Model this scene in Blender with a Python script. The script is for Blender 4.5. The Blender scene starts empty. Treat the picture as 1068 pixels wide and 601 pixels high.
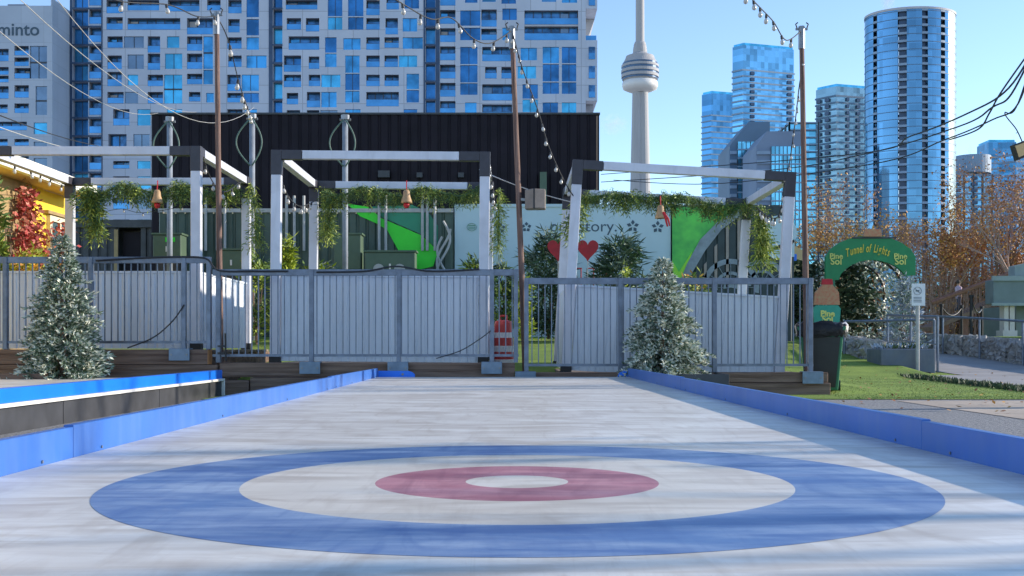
import bpy, bmesh, math, random
from mathutils import Vector, Matrix
R = math.radians
rnd = random.Random(7)
sc = bpy.context.scene
col = sc.collection
F = 1164.0; CX = 534.0; HY = 360.0; H = 0.363
def PX(x, Z): return (x-CX)*Z/F
def PZ(y, Z): return H+(HY-y)*Z/F
def P(x, y, Z): return Vector((PX(x,Z), Z, PZ(y,Z)))
SUN_AZ = R(81); SUN_EL = R(19)

# ---------------------------------------------------------------- materials
def mat(name, c, rough=.6, var=.15, scale=6., metal=0., bump=0., c2=None, stretch=(1,1,1), spec=.5, bscale=None, trans=0, emit=None, estr=0, coat=0, detail=4, contrast=(.3,.7)):
    m = bpy.data.materials.new(name); m.use_nodes = True
    nt = m.node_tree; N = nt.nodes; L = nt.links
    b = N['Principled BSDF']
    b.inputs['Roughness'].default_value = rough
    b.inputs['Metallic'].default_value = metal
    b.inputs['Specular IOR Level'].default_value = spec
    b.inputs['Coat Weight'].default_value = coat
    if trans: b.inputs['Transmission Weight'].default_value = trans
    if emit:
        b.inputs['Emission Color'].default_value = (*emit,1); b.inputs['Emission Strength'].default_value = estr
    tc = N.new('ShaderNodeTexCoord'); mp = N.new('ShaderNodeMapping')
    mp.inputs['Scale'].default_value = stretch
    L.new(tc.outputs['Object'], mp.inputs['Vector'])
    nz = N.new('ShaderNodeTexNoise'); nz.inputs['Scale'].default_value = scale; nz.inputs['Detail'].default_value = detail
    nz.inputs['Roughness'].default_value = .6
    L.new(mp.outputs[0], nz.inputs['Vector'])
    rp = N.new('ShaderNodeValToRGB'); rp.color_ramp.elements[0].position = contrast[0]; rp.color_ramp.elements[1].position = contrast[1]
    a = tuple(min(1,x*(1-var)) for x in c); d = c2 if c2 else tuple(min(1,x*(1+var)) for x in c)
    rp.color_ramp.elements[0].color = (*a,1); rp.color_ramp.elements[1].color = (*d,1)
    L.new(nz.outputs['Fac'], rp.inputs[0]); L.new(rp.outputs[0], b.inputs['Base Color'])
    if bump:
        n2 = N.new('ShaderNodeTexNoise'); n2.inputs['Scale'].default_value = bscale or scale*4; n2.inputs['Detail'].default_value = 5
        L.new(mp.outputs[0], n2.inputs['Vector'])
        bp = N.new('ShaderNodeBump'); bp.inputs['Strength'].default_value = bump; bp.inputs['Distance'].default_value = .02
        L.new(n2.outputs['Fac'], bp.inputs['Height']); L.new(bp.outputs[0], b.inputs['Normal'])
    return m

def panel_mat(name, c, w, h, line=.55, rough=.5, var=.1, metal=0, gap=.02):
    """cladding panels: brick texture over the X-Z plane of the object"""
    m = mat(name, c, rough, var, .15, metal)
    nt = m.node_tree; N = nt.nodes; L = nt.links; b = N['Principled BSDF']
    tc = [n for n in N if n.type=='TEX_COORD'][0]
    sx = N.new('ShaderNodeSeparateXYZ'); cx = N.new('ShaderNodeCombineXYZ'); L.new(tc.outputs['Object'], sx.inputs[0])
    ad = N.new('ShaderNodeMath'); ad.operation='ADD'; L.new(sx.outputs['X'], ad.inputs[0]); L.new(sx.outputs['Y'], ad.inputs[1])
    L.new(ad.outputs[0], cx.inputs['X']); L.new(sx.outputs['Z'], cx.inputs['Y'])
    br = N.new('ShaderNodeTexBrick'); br.offset = 0; br.inputs['Scale'].default_value = 1
    br.inputs['Brick Width'].default_value = w; br.inputs['Row Height'].default_value = h
    br.inputs['Mortar Size'].default_value = gap; br.inputs['Mortar Smooth'].default_value = .3
    br.inputs['Color1'].default_value = (1,1,1,1); br.inputs['Color2'].default_value = (.88,.9,.92,1); br.inputs['Mortar'].default_value = (line,line,line,1)
    L.new(cx.outputs[0], br.inputs['Vector'])
    mx = N.new('ShaderNodeMix'); mx.data_type='RGBA'; mx.blend_type='MULTIPLY'; mx.inputs[0].default_value = 1
    rp = [n for n in N if n.type=='VALTORGB'][0]
    L.new(rp.outputs[0], mx.inputs[6]); L.new(br.outputs['Color'], mx.inputs[7]); L.new(mx.outputs[2], b.inputs['Base Color'])
    return m

def tower_glass(name, c, floor, bay, rough=.12, metal=.75, var=.35):
    """tinted curtain-wall glass: each pane a little different in tint and tilt"""
    m = bpy.data.materials.new(name); m.use_nodes = True
    nt = m.node_tree; N = nt.nodes; L = nt.links; b = N['Principled BSDF']
    b.inputs['Metallic'].default_value = metal; b.inputs['Roughness'].default_value = rough
    tc = N.new('ShaderNodeTexCoord'); sx = N.new('ShaderNodeSeparateXYZ'); L.new(tc.outputs['Object'], sx.inputs[0])
    ad = N.new('ShaderNodeMath'); ad.operation='ADD'; L.new(sx.outputs['X'], ad.inputs[0]); L.new(sx.outputs['Y'], ad.inputs[1])
    cx = N.new('ShaderNodeCombineXYZ')
    for o, sz, i in ((ad.outputs[0], bay, 'X'), (sx.outputs['Z'], floor, 'Y')):
        d = N.new('ShaderNodeMath'); d.operation='DIVIDE'; d.inputs[1].default_value = sz; L.new(o, d.inputs[0])
        f = N.new('ShaderNodeMath'); f.operation='FLOOR'; L.new(d.outputs[0], f.inputs[0]); L.new(f.outputs[0], cx.inputs[i])
    wn = N.new('ShaderNodeTexWhiteNoise'); wn.noise_dimensions='2D'; L.new(cx.outputs[0], wn.inputs['Vector'])
    nz = N.new('ShaderNodeTexNoise'); nz.inputs['Scale'].default_value = .06; L.new(tc.outputs['Object'], nz.inputs['Vector'])
    av = N.new('ShaderNodeMath'); av.operation='ADD'; L.new(wn.outputs['Value'], av.inputs[0]); L.new(nz.outputs['Fac'], av.inputs[1])
    rp = N.new('ShaderNodeValToRGB'); rp.color_ramp.elements[0].position=.3; rp.color_ramp.elements[1].position=1.0
    dv = N.new('ShaderNodeMath'); dv.operation='MULTIPLY'; dv.inputs[1].default_value=.7; L.new(av.outputs[0], dv.inputs[0])
    rp.color_ramp.elements[0].color = (*[x*(1-var) for x in c],1); rp.color_ramp.elements[1].color = (*[min(1,x*(1+var)) for x in c],1)
    L.new(dv.outputs[0], rp.inputs[0]); L.new(rp.outputs[0], b.inputs['Base Color'])
    return m

def wood_mat(name, c, c2, stretch, scale=3):
    m = mat(name, c, .8, 0, scale, c2=c2, stretch=stretch, bump=.6, bscale=scale*3, detail=8, contrast=(.35,.65))
    return m

M = {}
M['ice'] = mat('ice', (.67,.63,.57), .36, .0, 1.2, c2=(.81,.79,.74), bump=.04, bscale=30, stretch=(1,2.2,1), detail=9, contrast=(.35,.62))
M['ice_blue'] = mat('painted_blue', (.11,.21,.43), .42, 0, 2.6, c2=(.34,.44,.60), stretch=(1,2.5,1), bump=.03, bscale=30, detail=10, contrast=(.36,.66))
M['ice_red'] = mat('painted_red', (.42,.12,.16), .45, 0, 2.6, c2=(.60,.30,.33), stretch=(1,2.5,1), detail=10, contrast=(.36,.66))
M['ice_cream'] = mat('painted_cream', (.67,.62,.54), .38, 0, 1.6, c2=(.79,.74,.66), stretch=(1,2.2,1), detail=10, contrast=(.35,.64))
def scuff(m, amt, dark=(.5,.47,.44)):
    """long thin scratches and grey smears over the plastic ice"""
    nt = m.node_tree; N = nt.nodes; L = nt.links; b = N['Principled BSDF']
    src = b.inputs['Base Color'].links[0].from_socket
    tc = [n for n in N if n.type=='TEX_COORD'][0]
    for k,(st,rot,thr) in enumerate((((1,7,1),.12,.64),((5,1,1),-.35,.66),((1.2,3.2,1),.4,.60),((20,1.2,1),.6,.70),((1.2,22,1),.35,.69))):
        mp = N.new('ShaderNodeMapping'); mp.inputs['Scale'].default_value = st; mp.inputs['Rotation'].default_value = (0,0,rot); mp.inputs['Location'].default_value=(k*3.3,k*1.7,0)
        L.new(tc.outputs['Object'], mp.inputs['Vector'])
        nz = N.new('ShaderNodeTexNoise'); nz.inputs['Scale'].default_value = 1.6; nz.inputs['Detail'].default_value = 9; nz.inputs['Distortion'].default_value=(1.0,1.6,1.2,2.5,2.5)[k]
        L.new(mp.outputs[0], nz.inputs['Vector'])
        rp = N.new('ShaderNodeValToRGB'); rp.color_ramp.elements[0].position = thr-.14; rp.color_ramp.elements[1].position = thr+.06
        L.new(nz.outputs['Fac'], rp.inputs[0])
        ml = N.new('ShaderNodeMath'); ml.operation='MULTIPLY'; ml.inputs[1].default_value = amt*(1,.8,1.1,.35,.35)[k]; L.new(rp.outputs[0], ml.inputs[0])
        mx = N.new('ShaderNodeMix'); mx.data_type='RGBA'; mx.blend_type='MIX'
        L.new(ml.outputs[0], mx.inputs[0]); L.new(src, mx.inputs[6]); mx.inputs[7].default_value = (*dark,1)
        src = mx.outputs[2]
    L.new(src, b.inputs['Base Color'])
M['board'] = mat('blue_board', (.035,.14,.48), .35, .10, 2.5, bump=.02)
M['board_bright'] = mat('bright_blue_cap', (.01,.19,.82), .35, .08, 3)
M['white_lip'] = mat('white_lip', (.75,.74,.70), .5, .15, 5)
M['black_panel'] = mat('black_panel', (.045,.048,.055), .5, .3, 4)
M['gravel'] = mat('gravel', (.10,.105,.115), .95, .0, 40, c2=(.42,.42,.43), bump=1, bscale=90, detail=3)
M['asphalt'] = mat('park_ground', (.16,.16,.15), .95, .25, 2, bump=.4)
M['grass'] = mat('grass', (.12,.20,.025), .95, 0, 1.0, c2=(.25,.35,.05), bump=.8, bscale=120, detail=8)
M['blade'] = mat('grass_blade', (.08,.17,.02), .8, .3, 3)
M['concrete'] = mat('concrete', (.42,.35,.285), .9, .2, 1.6, bump=.25, bscale=30, detail=8)
M['path'] = mat('path_concrete', (.30,.29,.29), .9, .15, 1.2, bump=.25, bscale=25, detail=8)
M['frame'] = mat('cabana_white_metal', (.64,.65,.72), .38, .07, 3, metal=.1)
M['bracket'] = mat('dark_bracket', (.045,.042,.055), .45, .2, 8)
M['plank'] = mat('grey_cladding', (.70,.74,.80), .5, .08, 2, stretch=(3,3,.4))
M['galv'] = mat('galvanised_steel', (.15,.18,.24), .4, .25, 9, metal=.5)
M['galv_plate'] = mat('steel_plate', (.17,.23,.31), .45, .2, 9, metal=.35)
M['timber'] = wood_mat('timber_brown', (.11,.062,.045), (.26,.17,.125), (.35,4,7))
M['timber_end'] = mat('timber_end', (.55,.25,.10), .8, .2, 12)
M['deck'] = wood_mat('deck_wood', (.16,.12,.10), (.30,.24,.19), (.5,6,2))
M['pole'] = wood_mat('pole_wood', (.10,.055,.045), (.24,.15,.12), (9,9,.5), 5)
M['black_clad'] = mat('black_cladding', (.014,.010,.016), .6, .25, 1.5, spec=.2)
M['dark_green'] = mat('dark_green_container', (.055,.09,.07), .5, .25, 1.2)
M['box_green'] = mat('equipment_green', (.08,.13,.085), .5, .2, 2)
M['mint'] = mat('pale_blue_container', (.46,.60,.66), .55, .06, .8)
M['mural_green'] = mat('mural_bright_green', (.04,.72,.03), .5, .08, 2)
M['mural_lime'] = mat('mural_lime', (.30,.72,.04), .5, .1, 2)
M['mural_teal'] = mat('mural_teal', (.02,.23,.13), .5, .15, 1)
M['mural_dark'] = mat('mural_dark', (.025,.045,.05), .5, .3, 2)
M['mural_grey'] = mat('mural_grey', (.22,.27,.31), .5, .25, 4)
M['mural_tan'] = mat('mural_tan', (.28,.24,.21), .5, .2, 4)
M['mural_mid'] = mat('mural_mid_green', (.03,.36,.09), .5, .3, 1.5, c2=(.13,.66,.09))
M['ink'] = mat('ink_lettering', (.05,.09,.13), .6, .1, 3)
M['yellow'] = mat('yellow_wall', (.85,.56,.04), .7, .08, 2)
M['soffit'] = mat('tan_soffit', (.62,.43,.20), .7, .1, 2)
M['fascia'] = mat('white_fascia', (.80,.78,.72), .6, .06, 3)
M['tan'] = mat('tan_panel', (.36,.25,.12), .7, .15, 4)
M['pane_dark'] = mat('window_pane', (.10,.16,.18), .1, .3, 2, metal=.3)
M['cream'] = mat('cream_frame', (.72,.66,.48), .6, .08, 4)
M['needle'] = mat('spruce_needle', (.07,.12,.06), .6, .35, 7)
M['needle_frost'] = mat('frosted_needle', (.68,.70,.60), .7, .25, 9)
M['needle_mid'] = mat('blue_spruce_needle', (.21,.29,.22), .65, .3, 9)
M['garland'] = mat('cedar_green', (.06,.12,.035), .6, .3, 7)
M['garland_mid'] = mat('cedar_mid_green', (.13,.20,.04), .6, .3, 7)
M['garland_yellow'] = mat('cedar_yellow', (.30,.36,.05), .6, .25, 7)
M['lime_leaf'] = mat('lime_leaf', (.42,.48,.04), .6, .25, 7)
M['hedge'] = mat('hedge_green', (.03,.055,.025), .7, .4, 6)
M['hedge_mid'] = mat('hedge_mid_green', (.07,.11,.045), .7, .4, 6)
M['shrub_dark'] = mat('shrub_dark_green', (.045,.085,.055), .6, .3, 6)
M['shrub_pale'] = mat('shrub_pale_green', (.16,.22,.15), .6, .3, 6)
M['ivy'] = mat('red_ivy', (.34,.045,.04), .6, .35, 5)
M['ivy_light'] = mat('red_ivy_light', (.50,.17,.12), .6, .3, 5)
M['bark'] = mat('bark_brown', (.19,.12,.09), .9, .3, 6, bump=.4)
M['bark_pink'] = mat('bark_pinkish', (.40,.26,.21), .9, .25, 6)
M['leaf_orange'] = mat('orange_leaf', (.60,.31,.08), .7, .35, 4)
M['leaf_rust'] = mat('rust_leaf', (.34,.14,.06), .7, .35, 4)
M['bin_black'] = mat('bin_black', (.018,.022,.022), .45, .2, 6)
M['bin_green'] = mat('bin_green', (.025,.17,.085), .45, .15, 6)
M['bag'] = mat('bag_black', (.012,.012,.014), .35, .2, 12, spec=.3, bump=.5, bscale=25)
M['bag_clear'] = mat('bag_clear', (.55,.50,.46), .25, .2, 18, bump=.8, bscale=30)
M['drum_red'] = mat('drum_red', (.50,.045,.04), .5, .12, 6)
M['drum_white'] = mat('drum_white', (.75,.70,.68), .5, .1, 6)
M['black'] = mat('black_plastic', (.015,.015,.018), .5, .2, 8)
M['rubber'] = mat('cable_black', (.02,.022,.028), .6, .2, 8)
M['cable_grey'] = mat('cable_grey', (.40,.40,.40), .6, .15, 8)
M['post_grey'] = mat('post_blue_grey', (.22,.25,.30), .6, .15, 8)
M['cable_green'] = mat('cable_green', (.08,.14,.12), .6, .15, 8)
M['bulb'] = mat('bulb_frosted', (.48,.46,.43), .15, .05, 20, spec=.8)
M['wood_bell'] = mat('wooden_bell', (.42,.27,.14), .6, .2, 18)
M['red'] = mat('red_ribbon', (.55,.02,.03), .6, .15, 9)
M['red_heart'] = mat('red_heart', (.36,.008,.016), .55, .15, 9)
M['speaker'] = mat('speaker_grey', (.20,.17,.15), .6, .15, 9)
M['stone'] = mat('gabion_stone', (.17,.165,.165), .9, 0, 9, c2=(.48,.46,.44), bump=1, bscale=12, detail=6)
M['wire'] = mat('gabion_wire', (.22,.23,.25), .4, .2, 9, metal=.6)
M['planter'] = mat('grey_planter', (.12,.145,.19), .6, .15, 3)
M['sign_white'] = mat('sign_white', (.72,.74,.76), .5, .06, 6)
M['arch_green'] = mat('arch_green', (.012,.23,.075), .5, .12, 5)
M['arch_teal'] = mat('sign_teal', (.03,.33,.22), .5, .12, 5)
M['gold'] = mat('gold_letter', (.80,.62,.06), .5, .12, 9)
M['pale_yellow'] = mat('pale_yellow_letter', (.72,.72,.18), .5, .12, 9)
M['jar'] = mat('bottle_amber', (.62,.42,.20), .5, .2, 14, c2=(.55,.14,.07))
M['light_leaf'] = mat('white_light_leaf', (.62,.66,.55), .5, .3, 12)
M['flock_blue'] = mat('flocked_blue', (.36,.42,.50), .6, .3, 12)
M['rust'] = mat('rust_rail', (.22,.10,.07), .7, .3, 8)
M['kiosk'] = mat('kiosk_grey_green', (.16,.21,.21), .6, .12, 2)
M['kiosk_trim'] = mat('kiosk_trim', (.26,.32,.32), .6, .12, 2)
M['pillar'] = mat('white_pillar', (.60,.55,.50), .6, .1, 4)
M['conc_tower'] = mat('tower_concrete', (.34,.34,.36), .7, .08, .05, stretch=(6,6,.3))
M['tower_white'] = mat('tower_radome', (.60,.60,.61), .5, .05, .05)
M['tower_win'] = mat('tower_window', (.06,.10,.16), .2, .2, .1, metal=.4)
M['minto_clad'] = panel_mat('pale_concrete_cladding', (.42,.47,.55), 3.6, 3.0, .8, .55, .06, gap=.05)
M['apt_clad'] = panel_mat('apartment_cladding', (.48,.52,.61), 4.2, 3.06, .62, .5, .08, gap=.06)
M['reveal'] = mat('window_reveal', (.24,.26,.32), .7, .2, .6)
M['mull'] = mat('dark_mullion', (.03,.035,.05), .4, .2, 1)
M['slab'] = mat('balcony_slab', (.42,.42,.45), .7, .1, .5)
M['g1'] = mat('glass_blue', (.06,.30,.55), .12, .35, .22, metal=.6, contrast=(.4,.6))
M['g2'] = mat('glass_deep_blue', (.035,.17,.38), .12, .35, .22, metal=.6, contrast=(.4,.6))
M['g3'] = mat('glass_cyan', (.07,.42,.66), .14, .25, .25, metal=.5, contrast=(.4,.6))
M['g4'] = mat('glass_grey', (.16,.23,.32), .15, .25, .22, metal=.5)
M['guard'] = mat('balcony_guard_glass', (.08,.30,.58), .08, .25, .3, metal=.5)
M['balc'] = mat('balcony_back_glass', (.05,.17,.36), .15, .5, .5, metal=.4, contrast=(.4,.6))
M['strip'] = mat('strip_dark', (.03,.06,.12), .3, .3, .5, metal=.2)

scuff(M['ice'], .55, (.44,.37,.30)); scuff(M['ice_cream'], .5, (.44,.37,.30)); scuff(M['ice_blue'], .6, (.05,.12,.34)); scuff(M['ice_red'], .55, (.22,.06,.09)); scuff(M['planter'], .3, (.2,.2,.2)); scuff(M['frame'], .25, (.40,.40,.44)); scuff(M['board'], .35, (.09,.19,.46))
# ---------------------------------------------------------------- mesh builder
def wloc(o):
    v = Vector((0,0,0))
    while o is not None: v = v+o.location; o = o.parent
    return v
class MB:
    def __init__(s): s.v=[]; s.f=[]; s.m=[]
    def face(s, pts, mi=0):
        n=len(s.v); s.v += [tuple(p) for p in pts]; s.f.append(tuple(range(n,n+len(pts)))); s.m.append(mi)
    def box(s,x0,x1,y0,y1,z0,z1,mi=0):
        s.obox(((x0+x1)/2,(y0+y1)/2,(z0+z1)/2),(abs(x1-x0)/2,0,0),(0,abs(y1-y0)/2,0),(0,0,abs(z1-z0)/2),mi)
    def obox(s,c,ax,ay,az,mi=0):
        c=Vector(c);ax=Vector(ax);ay=Vector(ay);az=Vector(az);n=len(s.v)
        for k in range(8):
            s.v.append(tuple(c+ax*(1 if k&1 else -1)+ay*(1 if k&2 else -1)+az*(1 if k&4 else -1)))
        for q in ((0,2,3,1),(4,5,7,6),(0,1,5,4),(2,6,7,3),(0,4,6,2),(1,3,7,5)):
            s.f.append(tuple(n+i for i in q)); s.m.append(mi)
    def beam(s,a,b,w,h,mi=0,up=(0,0,1)):
        a=Vector(a);b=Vector(b);d=(b-a); u=Vector(up); sd=d.cross(u).normalized(); uu=sd.cross(d).normalized()
        s.obox((a+b)/2,d/2,sd*w/2,uu*h/2,mi)
    def tube(s,pts,r,n=6,mi=0,caps=True):
        pts=[Vector(p) for p in pts]; base=len(s.v); k=len(pts)
        rs = r if isinstance(r,(list,tuple)) else [r]*k
        t0=(pts[1]-pts[0]).normalized(); a=t0.orthogonal().normalized()
        for i,p in enumerate(pts):
            t=(pts[min(i+1,k-1)]-pts[max(i-1,0)]).normalized()
            a=(a-t*a.dot(t)).normalized(); b=t.cross(a)
            for j in range(n):
                q=2*math.pi*j/n; s.v.append(tuple(p+(a*math.cos(q)+b*math.sin(q))*rs[i]))
        for i in range(k-1):
            for j in range(n):
                s.f.append((base+i*n+j,base+i*n+(j+1)%n,base+(i+1)*n+(j+1)%n,base+(i+1)*n+j)); s.m.append(mi)
        if caps:
            s.f.append(tuple(base+j for j in range(n))[::-1]); s.m.append(mi)
            s.f.append(tuple(base+(k-1)*n+j for j in range(n))); s.m.append(mi)
    def prism(s,poly,y0,y1,mi=0,axis='y'):
        """poly in (x,z), extruded along y (or (y,z) along x, or (x,y) along z)"""
        n=len(poly)
        def m3(p,q):
            return (p[0],q,p[1]) if axis=='y' else ((q,p[0],p[1]) if axis=='x' else (p[0],p[1],q))
        b=len(s.v); s.v += [m3(p,y0) for p in poly]+[m3(p,y1) for p in poly]
        s.f.append(tuple(range(b,b+n))); s.m.append(mi); s.f.append(tuple(range(b+n,b+2*n))[::-1]); s.m.append(mi)
        for i in range(n):
            j=(i+1)%n; s.f.append((b+j,b+i,b+n+i,b+n+j)); s.m.append(mi)
    def lathe(s,prof,c,n=24,mi=0,sx=1,sy=1,mis=None):
        b=len(s.v); k=len(prof); c=Vector(c)
        for r,z in prof:
            for j in range(n):
                q=2*math.pi*j/n; s.v.append((c.x+r*math.cos(q)*sx,c.y+r*math.sin(q)*sy,c.z+z))
        for i in range(k-1):
            for j in range(n):
                s.f.append((b+i*n+j,b+i*n+(j+1)%n,b+(i+1)*n+(j+1)%n,b+(i+1)*n+j)); s.m.append(mis[i] if mis else mi)
    def leaf(s,p,d,l,w,mi=0,nrm=None):
        p=Vector(p); d=Vector(d).normalized(); u=(nrm or Vector((rnd.uniform(-1,1),rnd.uniform(-1,1),rnd.uniform(-1,1))))
        sd=d.cross(u)
        if sd.length<1e-4: sd=d.orthogonal()
        sd=sd.normalized()
        s.face([p,p+d*l*.5+sd*w/2,p+d*l,p+d*l*.5-sd*w/2],mi)
    def corr(s,x0,x1,z0,z1,y,pitch,dep,mi=0,axis='x',back=.02):
        """trapezoid ribbed sheet; axis x: runs along x at y; axis y: runs along y at x=y"""
        n=max(1,int(round((x1-x0)/pitch))); p=(x1-x0)/n; prof=[]
        for i in range(n):
            a=x0+i*p; prof += [(a,0),(a+p*.12,dep),(a+p*.72,dep),(a+p*.84,0)]
        prof.append((x1,0))
        sg = -1
        for (a,da),(b,db) in zip(prof,prof[1:]):
            if axis=='x': s.face([(a,y+sg*da,z0),(b,y+sg*db,z0),(b,y+sg*db,z1),(a,y+sg*da,z1)],mi)
            else: s.face([(y-sg*da,a,z0),(y-sg*db,b,z0),(y-sg*db,b,z1),(y-sg*da,a,z1)],mi)
        if axis=='x': s.box(x0,x1,y+.002,y+back,z0,z1,mi)
        else: s.box(y-back,y-.002,x0,x1,z0,z1,mi)
    def build(s,name,mats,parent=None,smooth=False,local=False,bevel=0,origin=None):
        if not s.v: return None
        if not isinstance(mats,(list,tuple)): mats=[mats]
        off=Vector((0,0,0)); loc=Vector((0,0,0))
        if parent is not None and not local:
            off=wloc(parent)
        elif parent is None and not local:
            if origin is not None: off=Vector(origin)
            else:
                xs=[v[0] for v in s.v]; ys=[v[1] for v in s.v]; zs=[v[2] for v in s.v]
                off=Vector(((min(xs)+max(xs))/2,(min(ys)+max(ys))/2,min(zs)))
            loc=off
        me=bpy.data.meshes.new(name); me.from_pydata([tuple(Vector(v)-off) for v in s.v],[],s.f)
        for m in mats: me.materials.append(M[m] if isinstance(m,str) else m)
        me.polygons.foreach_set('material_index', s.m)
        if smooth: me.polygons.foreach_set('use_smooth',[True]*len(s.f))
        me.update()
        o=bpy.data.objects.new(name,me); col.objects.link(o); o.location=loc
        if parent is not None: o.parent=parent
        if bevel:
            bv=o.modifiers.new('b','BEVEL'); bv.width=bevel; bv.segments=2; bv.limit_method='ANGLE'; bv.angle_limit=R(40)
        return o
def empty(name,loc,rot=(0,0,0)):
    o=bpy.data.objects.new(name,None); o.empty_display_size=.1; col.objects.link(o); o.location=loc; o.rotation_euler=rot; return o
def tag(o,label=None,cat=None,group=None,kind=None):
    if label: o['label']=label
    if cat: o['category']=cat
    if group: o['group']=group
    if kind: o['kind']=kind
    return o
def copy_tree(o,parent=None):
    c=o.copy(); col.objects.link(c); c.parent=parent
    for ch in [k for k in bpy.data.objects if k.parent==o and k is not c]: copy_tree(ch,c)
    return c
def text_mesh(txt,size,parent,loc,m,name='lettering',rot=(R(90),0,0),ext=.004,shear=0,align='LEFT',bold=0,sx=1.0):
    cu=bpy.data.curves.new('t','FONT'); cu.body=txt; cu.size=size; cu.extrude=ext; cu.shear=shear; cu.align_x=align; cu.offset=bold
    cu.resolution_u=4
    t=bpy.data.objects.new('t',cu); col.objects.link(t); bpy.context.view_layer.update()
    me=bpy.data.meshes.new_from_object(t); bpy.data.objects.remove(t)
    me.materials.clear(); me.materials.append(M[m])
    o=bpy.data.objects.new(name,me); col.objects.link(o)
    off=wloc(parent) if parent is not None else Vector((0,0,0))
    o.location=Vector(loc)-off; o.rotation_euler=rot; o.parent=parent; o.scale=(sx,1,1)
    return o
def join_meshes(objs,name,parent):
    bm=bmesh.new(); mats=[]
    for o in objs:
        b2=bmesh.new(); b2.from_mesh(o.data)
        mt=Matrix.Translation(o.location)@o.rotation_euler.to_matrix().to_4x4()@Matrix.Diagonal((*o.scale,1))
        b2.transform(mt); me=bpy.data.meshes.new('x'); b2.to_mesh(me); b2.free(); bm.from_mesh(me); bpy.data.meshes.remove(me)
        mt0=o.data.materials[0]
    me=bpy.data.meshes.new(name); bm.to_mesh(me); bm.free(); me.materials.append(mt0)
    for o in objs: bpy.data.objects.remove(o)
    r=bpy.data.objects.new(name,me); col.objects.link(r); r.parent=parent
    return r

# ---------------------------------------------------------------- terrain
def lerp(a,b,t): t=max(0,min(1,t)); return a+(b-a)*t
def pw(y,pts):
    for (a,za),(b,zb) in zip(pts,pts[1:]):
        if y<=b: return lerp(za,zb,(y-a)/(b-a))
    return pts[-1][1]
def path_z(y): return pw(y,[(-1e9,-.22),(21,-.22),(25.3,-.09),(27.7,.05),(36,.36),(46,.6)])
def terr(x,y):
    zl=pw(y,[(-1e9,-.22),(13.4,-.22),(16,.10),(26,.55),(30,.6)])
    zr=pw(y,[(-1e9,-.22),(19.5,-.22),(28,.42),(31,.6)])
    z=lerp(zl,zr,(x-3.5)/1.2)
    if x>7.0:
        wx = pw(y,[(0,7.6),(22,7.6),(30,8.3),(31,8.3)])
        t=max(0,min(1,(x-wx)/.15))
        pz=path_z(y)
        if x<11.6: z=lerp(z,pz,t)
        else: z=lerp(pz,pw(y,[(-1e9,-.22),(16,-.22),(18,.45),(31,.6)]),(x-11.6)/.15)
    return z
def sheet(name,xs,ys,dz,m,fz=terr):
    b=MB(); nx=len(xs)
    for y in ys:
        for x in xs: b.v.append((x,y,fz(x,y)+dz))
    for j in range(len(ys)-1):
        for i in range(nx-1):
            b.f.append((j*nx+i,j*nx+i+1,(j+1)*nx+i+1,(j+1)*nx+i)); b.m.append(0)
    o=b.build(name,m,None,smooth=True); tag(o,kind='structure'); return o
def rng(a,b,s):
    n=max(1,int(round((b-a)/s))); return [a+(b-a)*i/n for i in range(n+1)]
gx=[-4000,-800,-200,-60,-30]+rng(-16,7,.5)+rng(7.2,12.4,.1)+[14,18,24,40,90,300,1000,4000]
gy=[-400,-60,-20]+rng(-5,13,1.)+rng(13.4,32,.3)+[36,40,46,60,90,200,600,1500,5000]
sheet('ground',gx,gy,0,'gravel')
lx=rng(-16,7,.5)+rng(7.2,12.4,.1)+[14,18,24,40,90]
sheet('lawn',lx,[11.9,12.6]+rng(13.4,32,.3)+[36,40,46,60,90],.006,'grass')
sheet('concrete_pavement',[4.0,6,9,14,30],[-6,0,4,8,11.6],.004,'concrete')
sheet('path',rng(8.5,11.5,.5),rng(21,46,.5),.016,'path')
b=MB()
b.v=[(6.55,13.8,-.206),(11.5,13.8,-.206),(11.5,21.1,-.206),(7.35,21.1,-.206)]; b.f=[(0,1,2,3)]; b.m=[0]
tag(b.build('path','path'),kind='structure')
# low greenery along the path edge
b=MB()
for k in range(1700):
    t=rnd.random(); y=13.6+t*6.6; x=6.42+(y-13.8)*.11+rnd.uniform(-.16,.16)
    hh=rnd.uniform(.03,.10); b.leaf((x,y,-.22),(rnd.uniform(-.5,.5),rnd.uniform(-.5,.5),1),hh,.03,rnd.choice((0,0,1)))
tag(b.build('ground_cover',['hedge','hedge_mid']),'low dark green ground cover along the edge of the path','ground cover',kind='stuff')
b=MB()
for k in range(14000):
    y=11.92+rnd.random()**1.6*8; x=rnd.uniform(3.6,6.9)
    b.leaf((x,y,terr(x,y)),(rnd.uniform(-.5,.5),rnd.uniform(-.5,.5),1),rnd.uniform(.008,.018),.007,rnd.choice((0,1)))
tag(b.build('grass',['blade','garland_mid']),'short green grass blades of the lawn right of the rink','grass',kind='stuff')

b=MB()
for k in range(420):
    y=9+rnd.random()*13; x=rnd.uniform(1.9,7.4) if rnd.random()<.8 else rnd.uniform(8,11)
    b.leaf((x,y,max(terr(x,y),-.22)+.018),(rnd.uniform(-1,1),rnd.uniform(-1,1),.15),rnd.uniform(.03,.07),.035,rnd.choice((0,1)),Vector((rnd.uniform(-.4,.4),rnd.uniform(-.4,.4),1)))
tag(b.build('fallen_leaves',['leaf_orange','leaf_rust']),'scattered brown fallen leaves on the lawn and gravel at right','leaves',kind='stuff')
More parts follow.
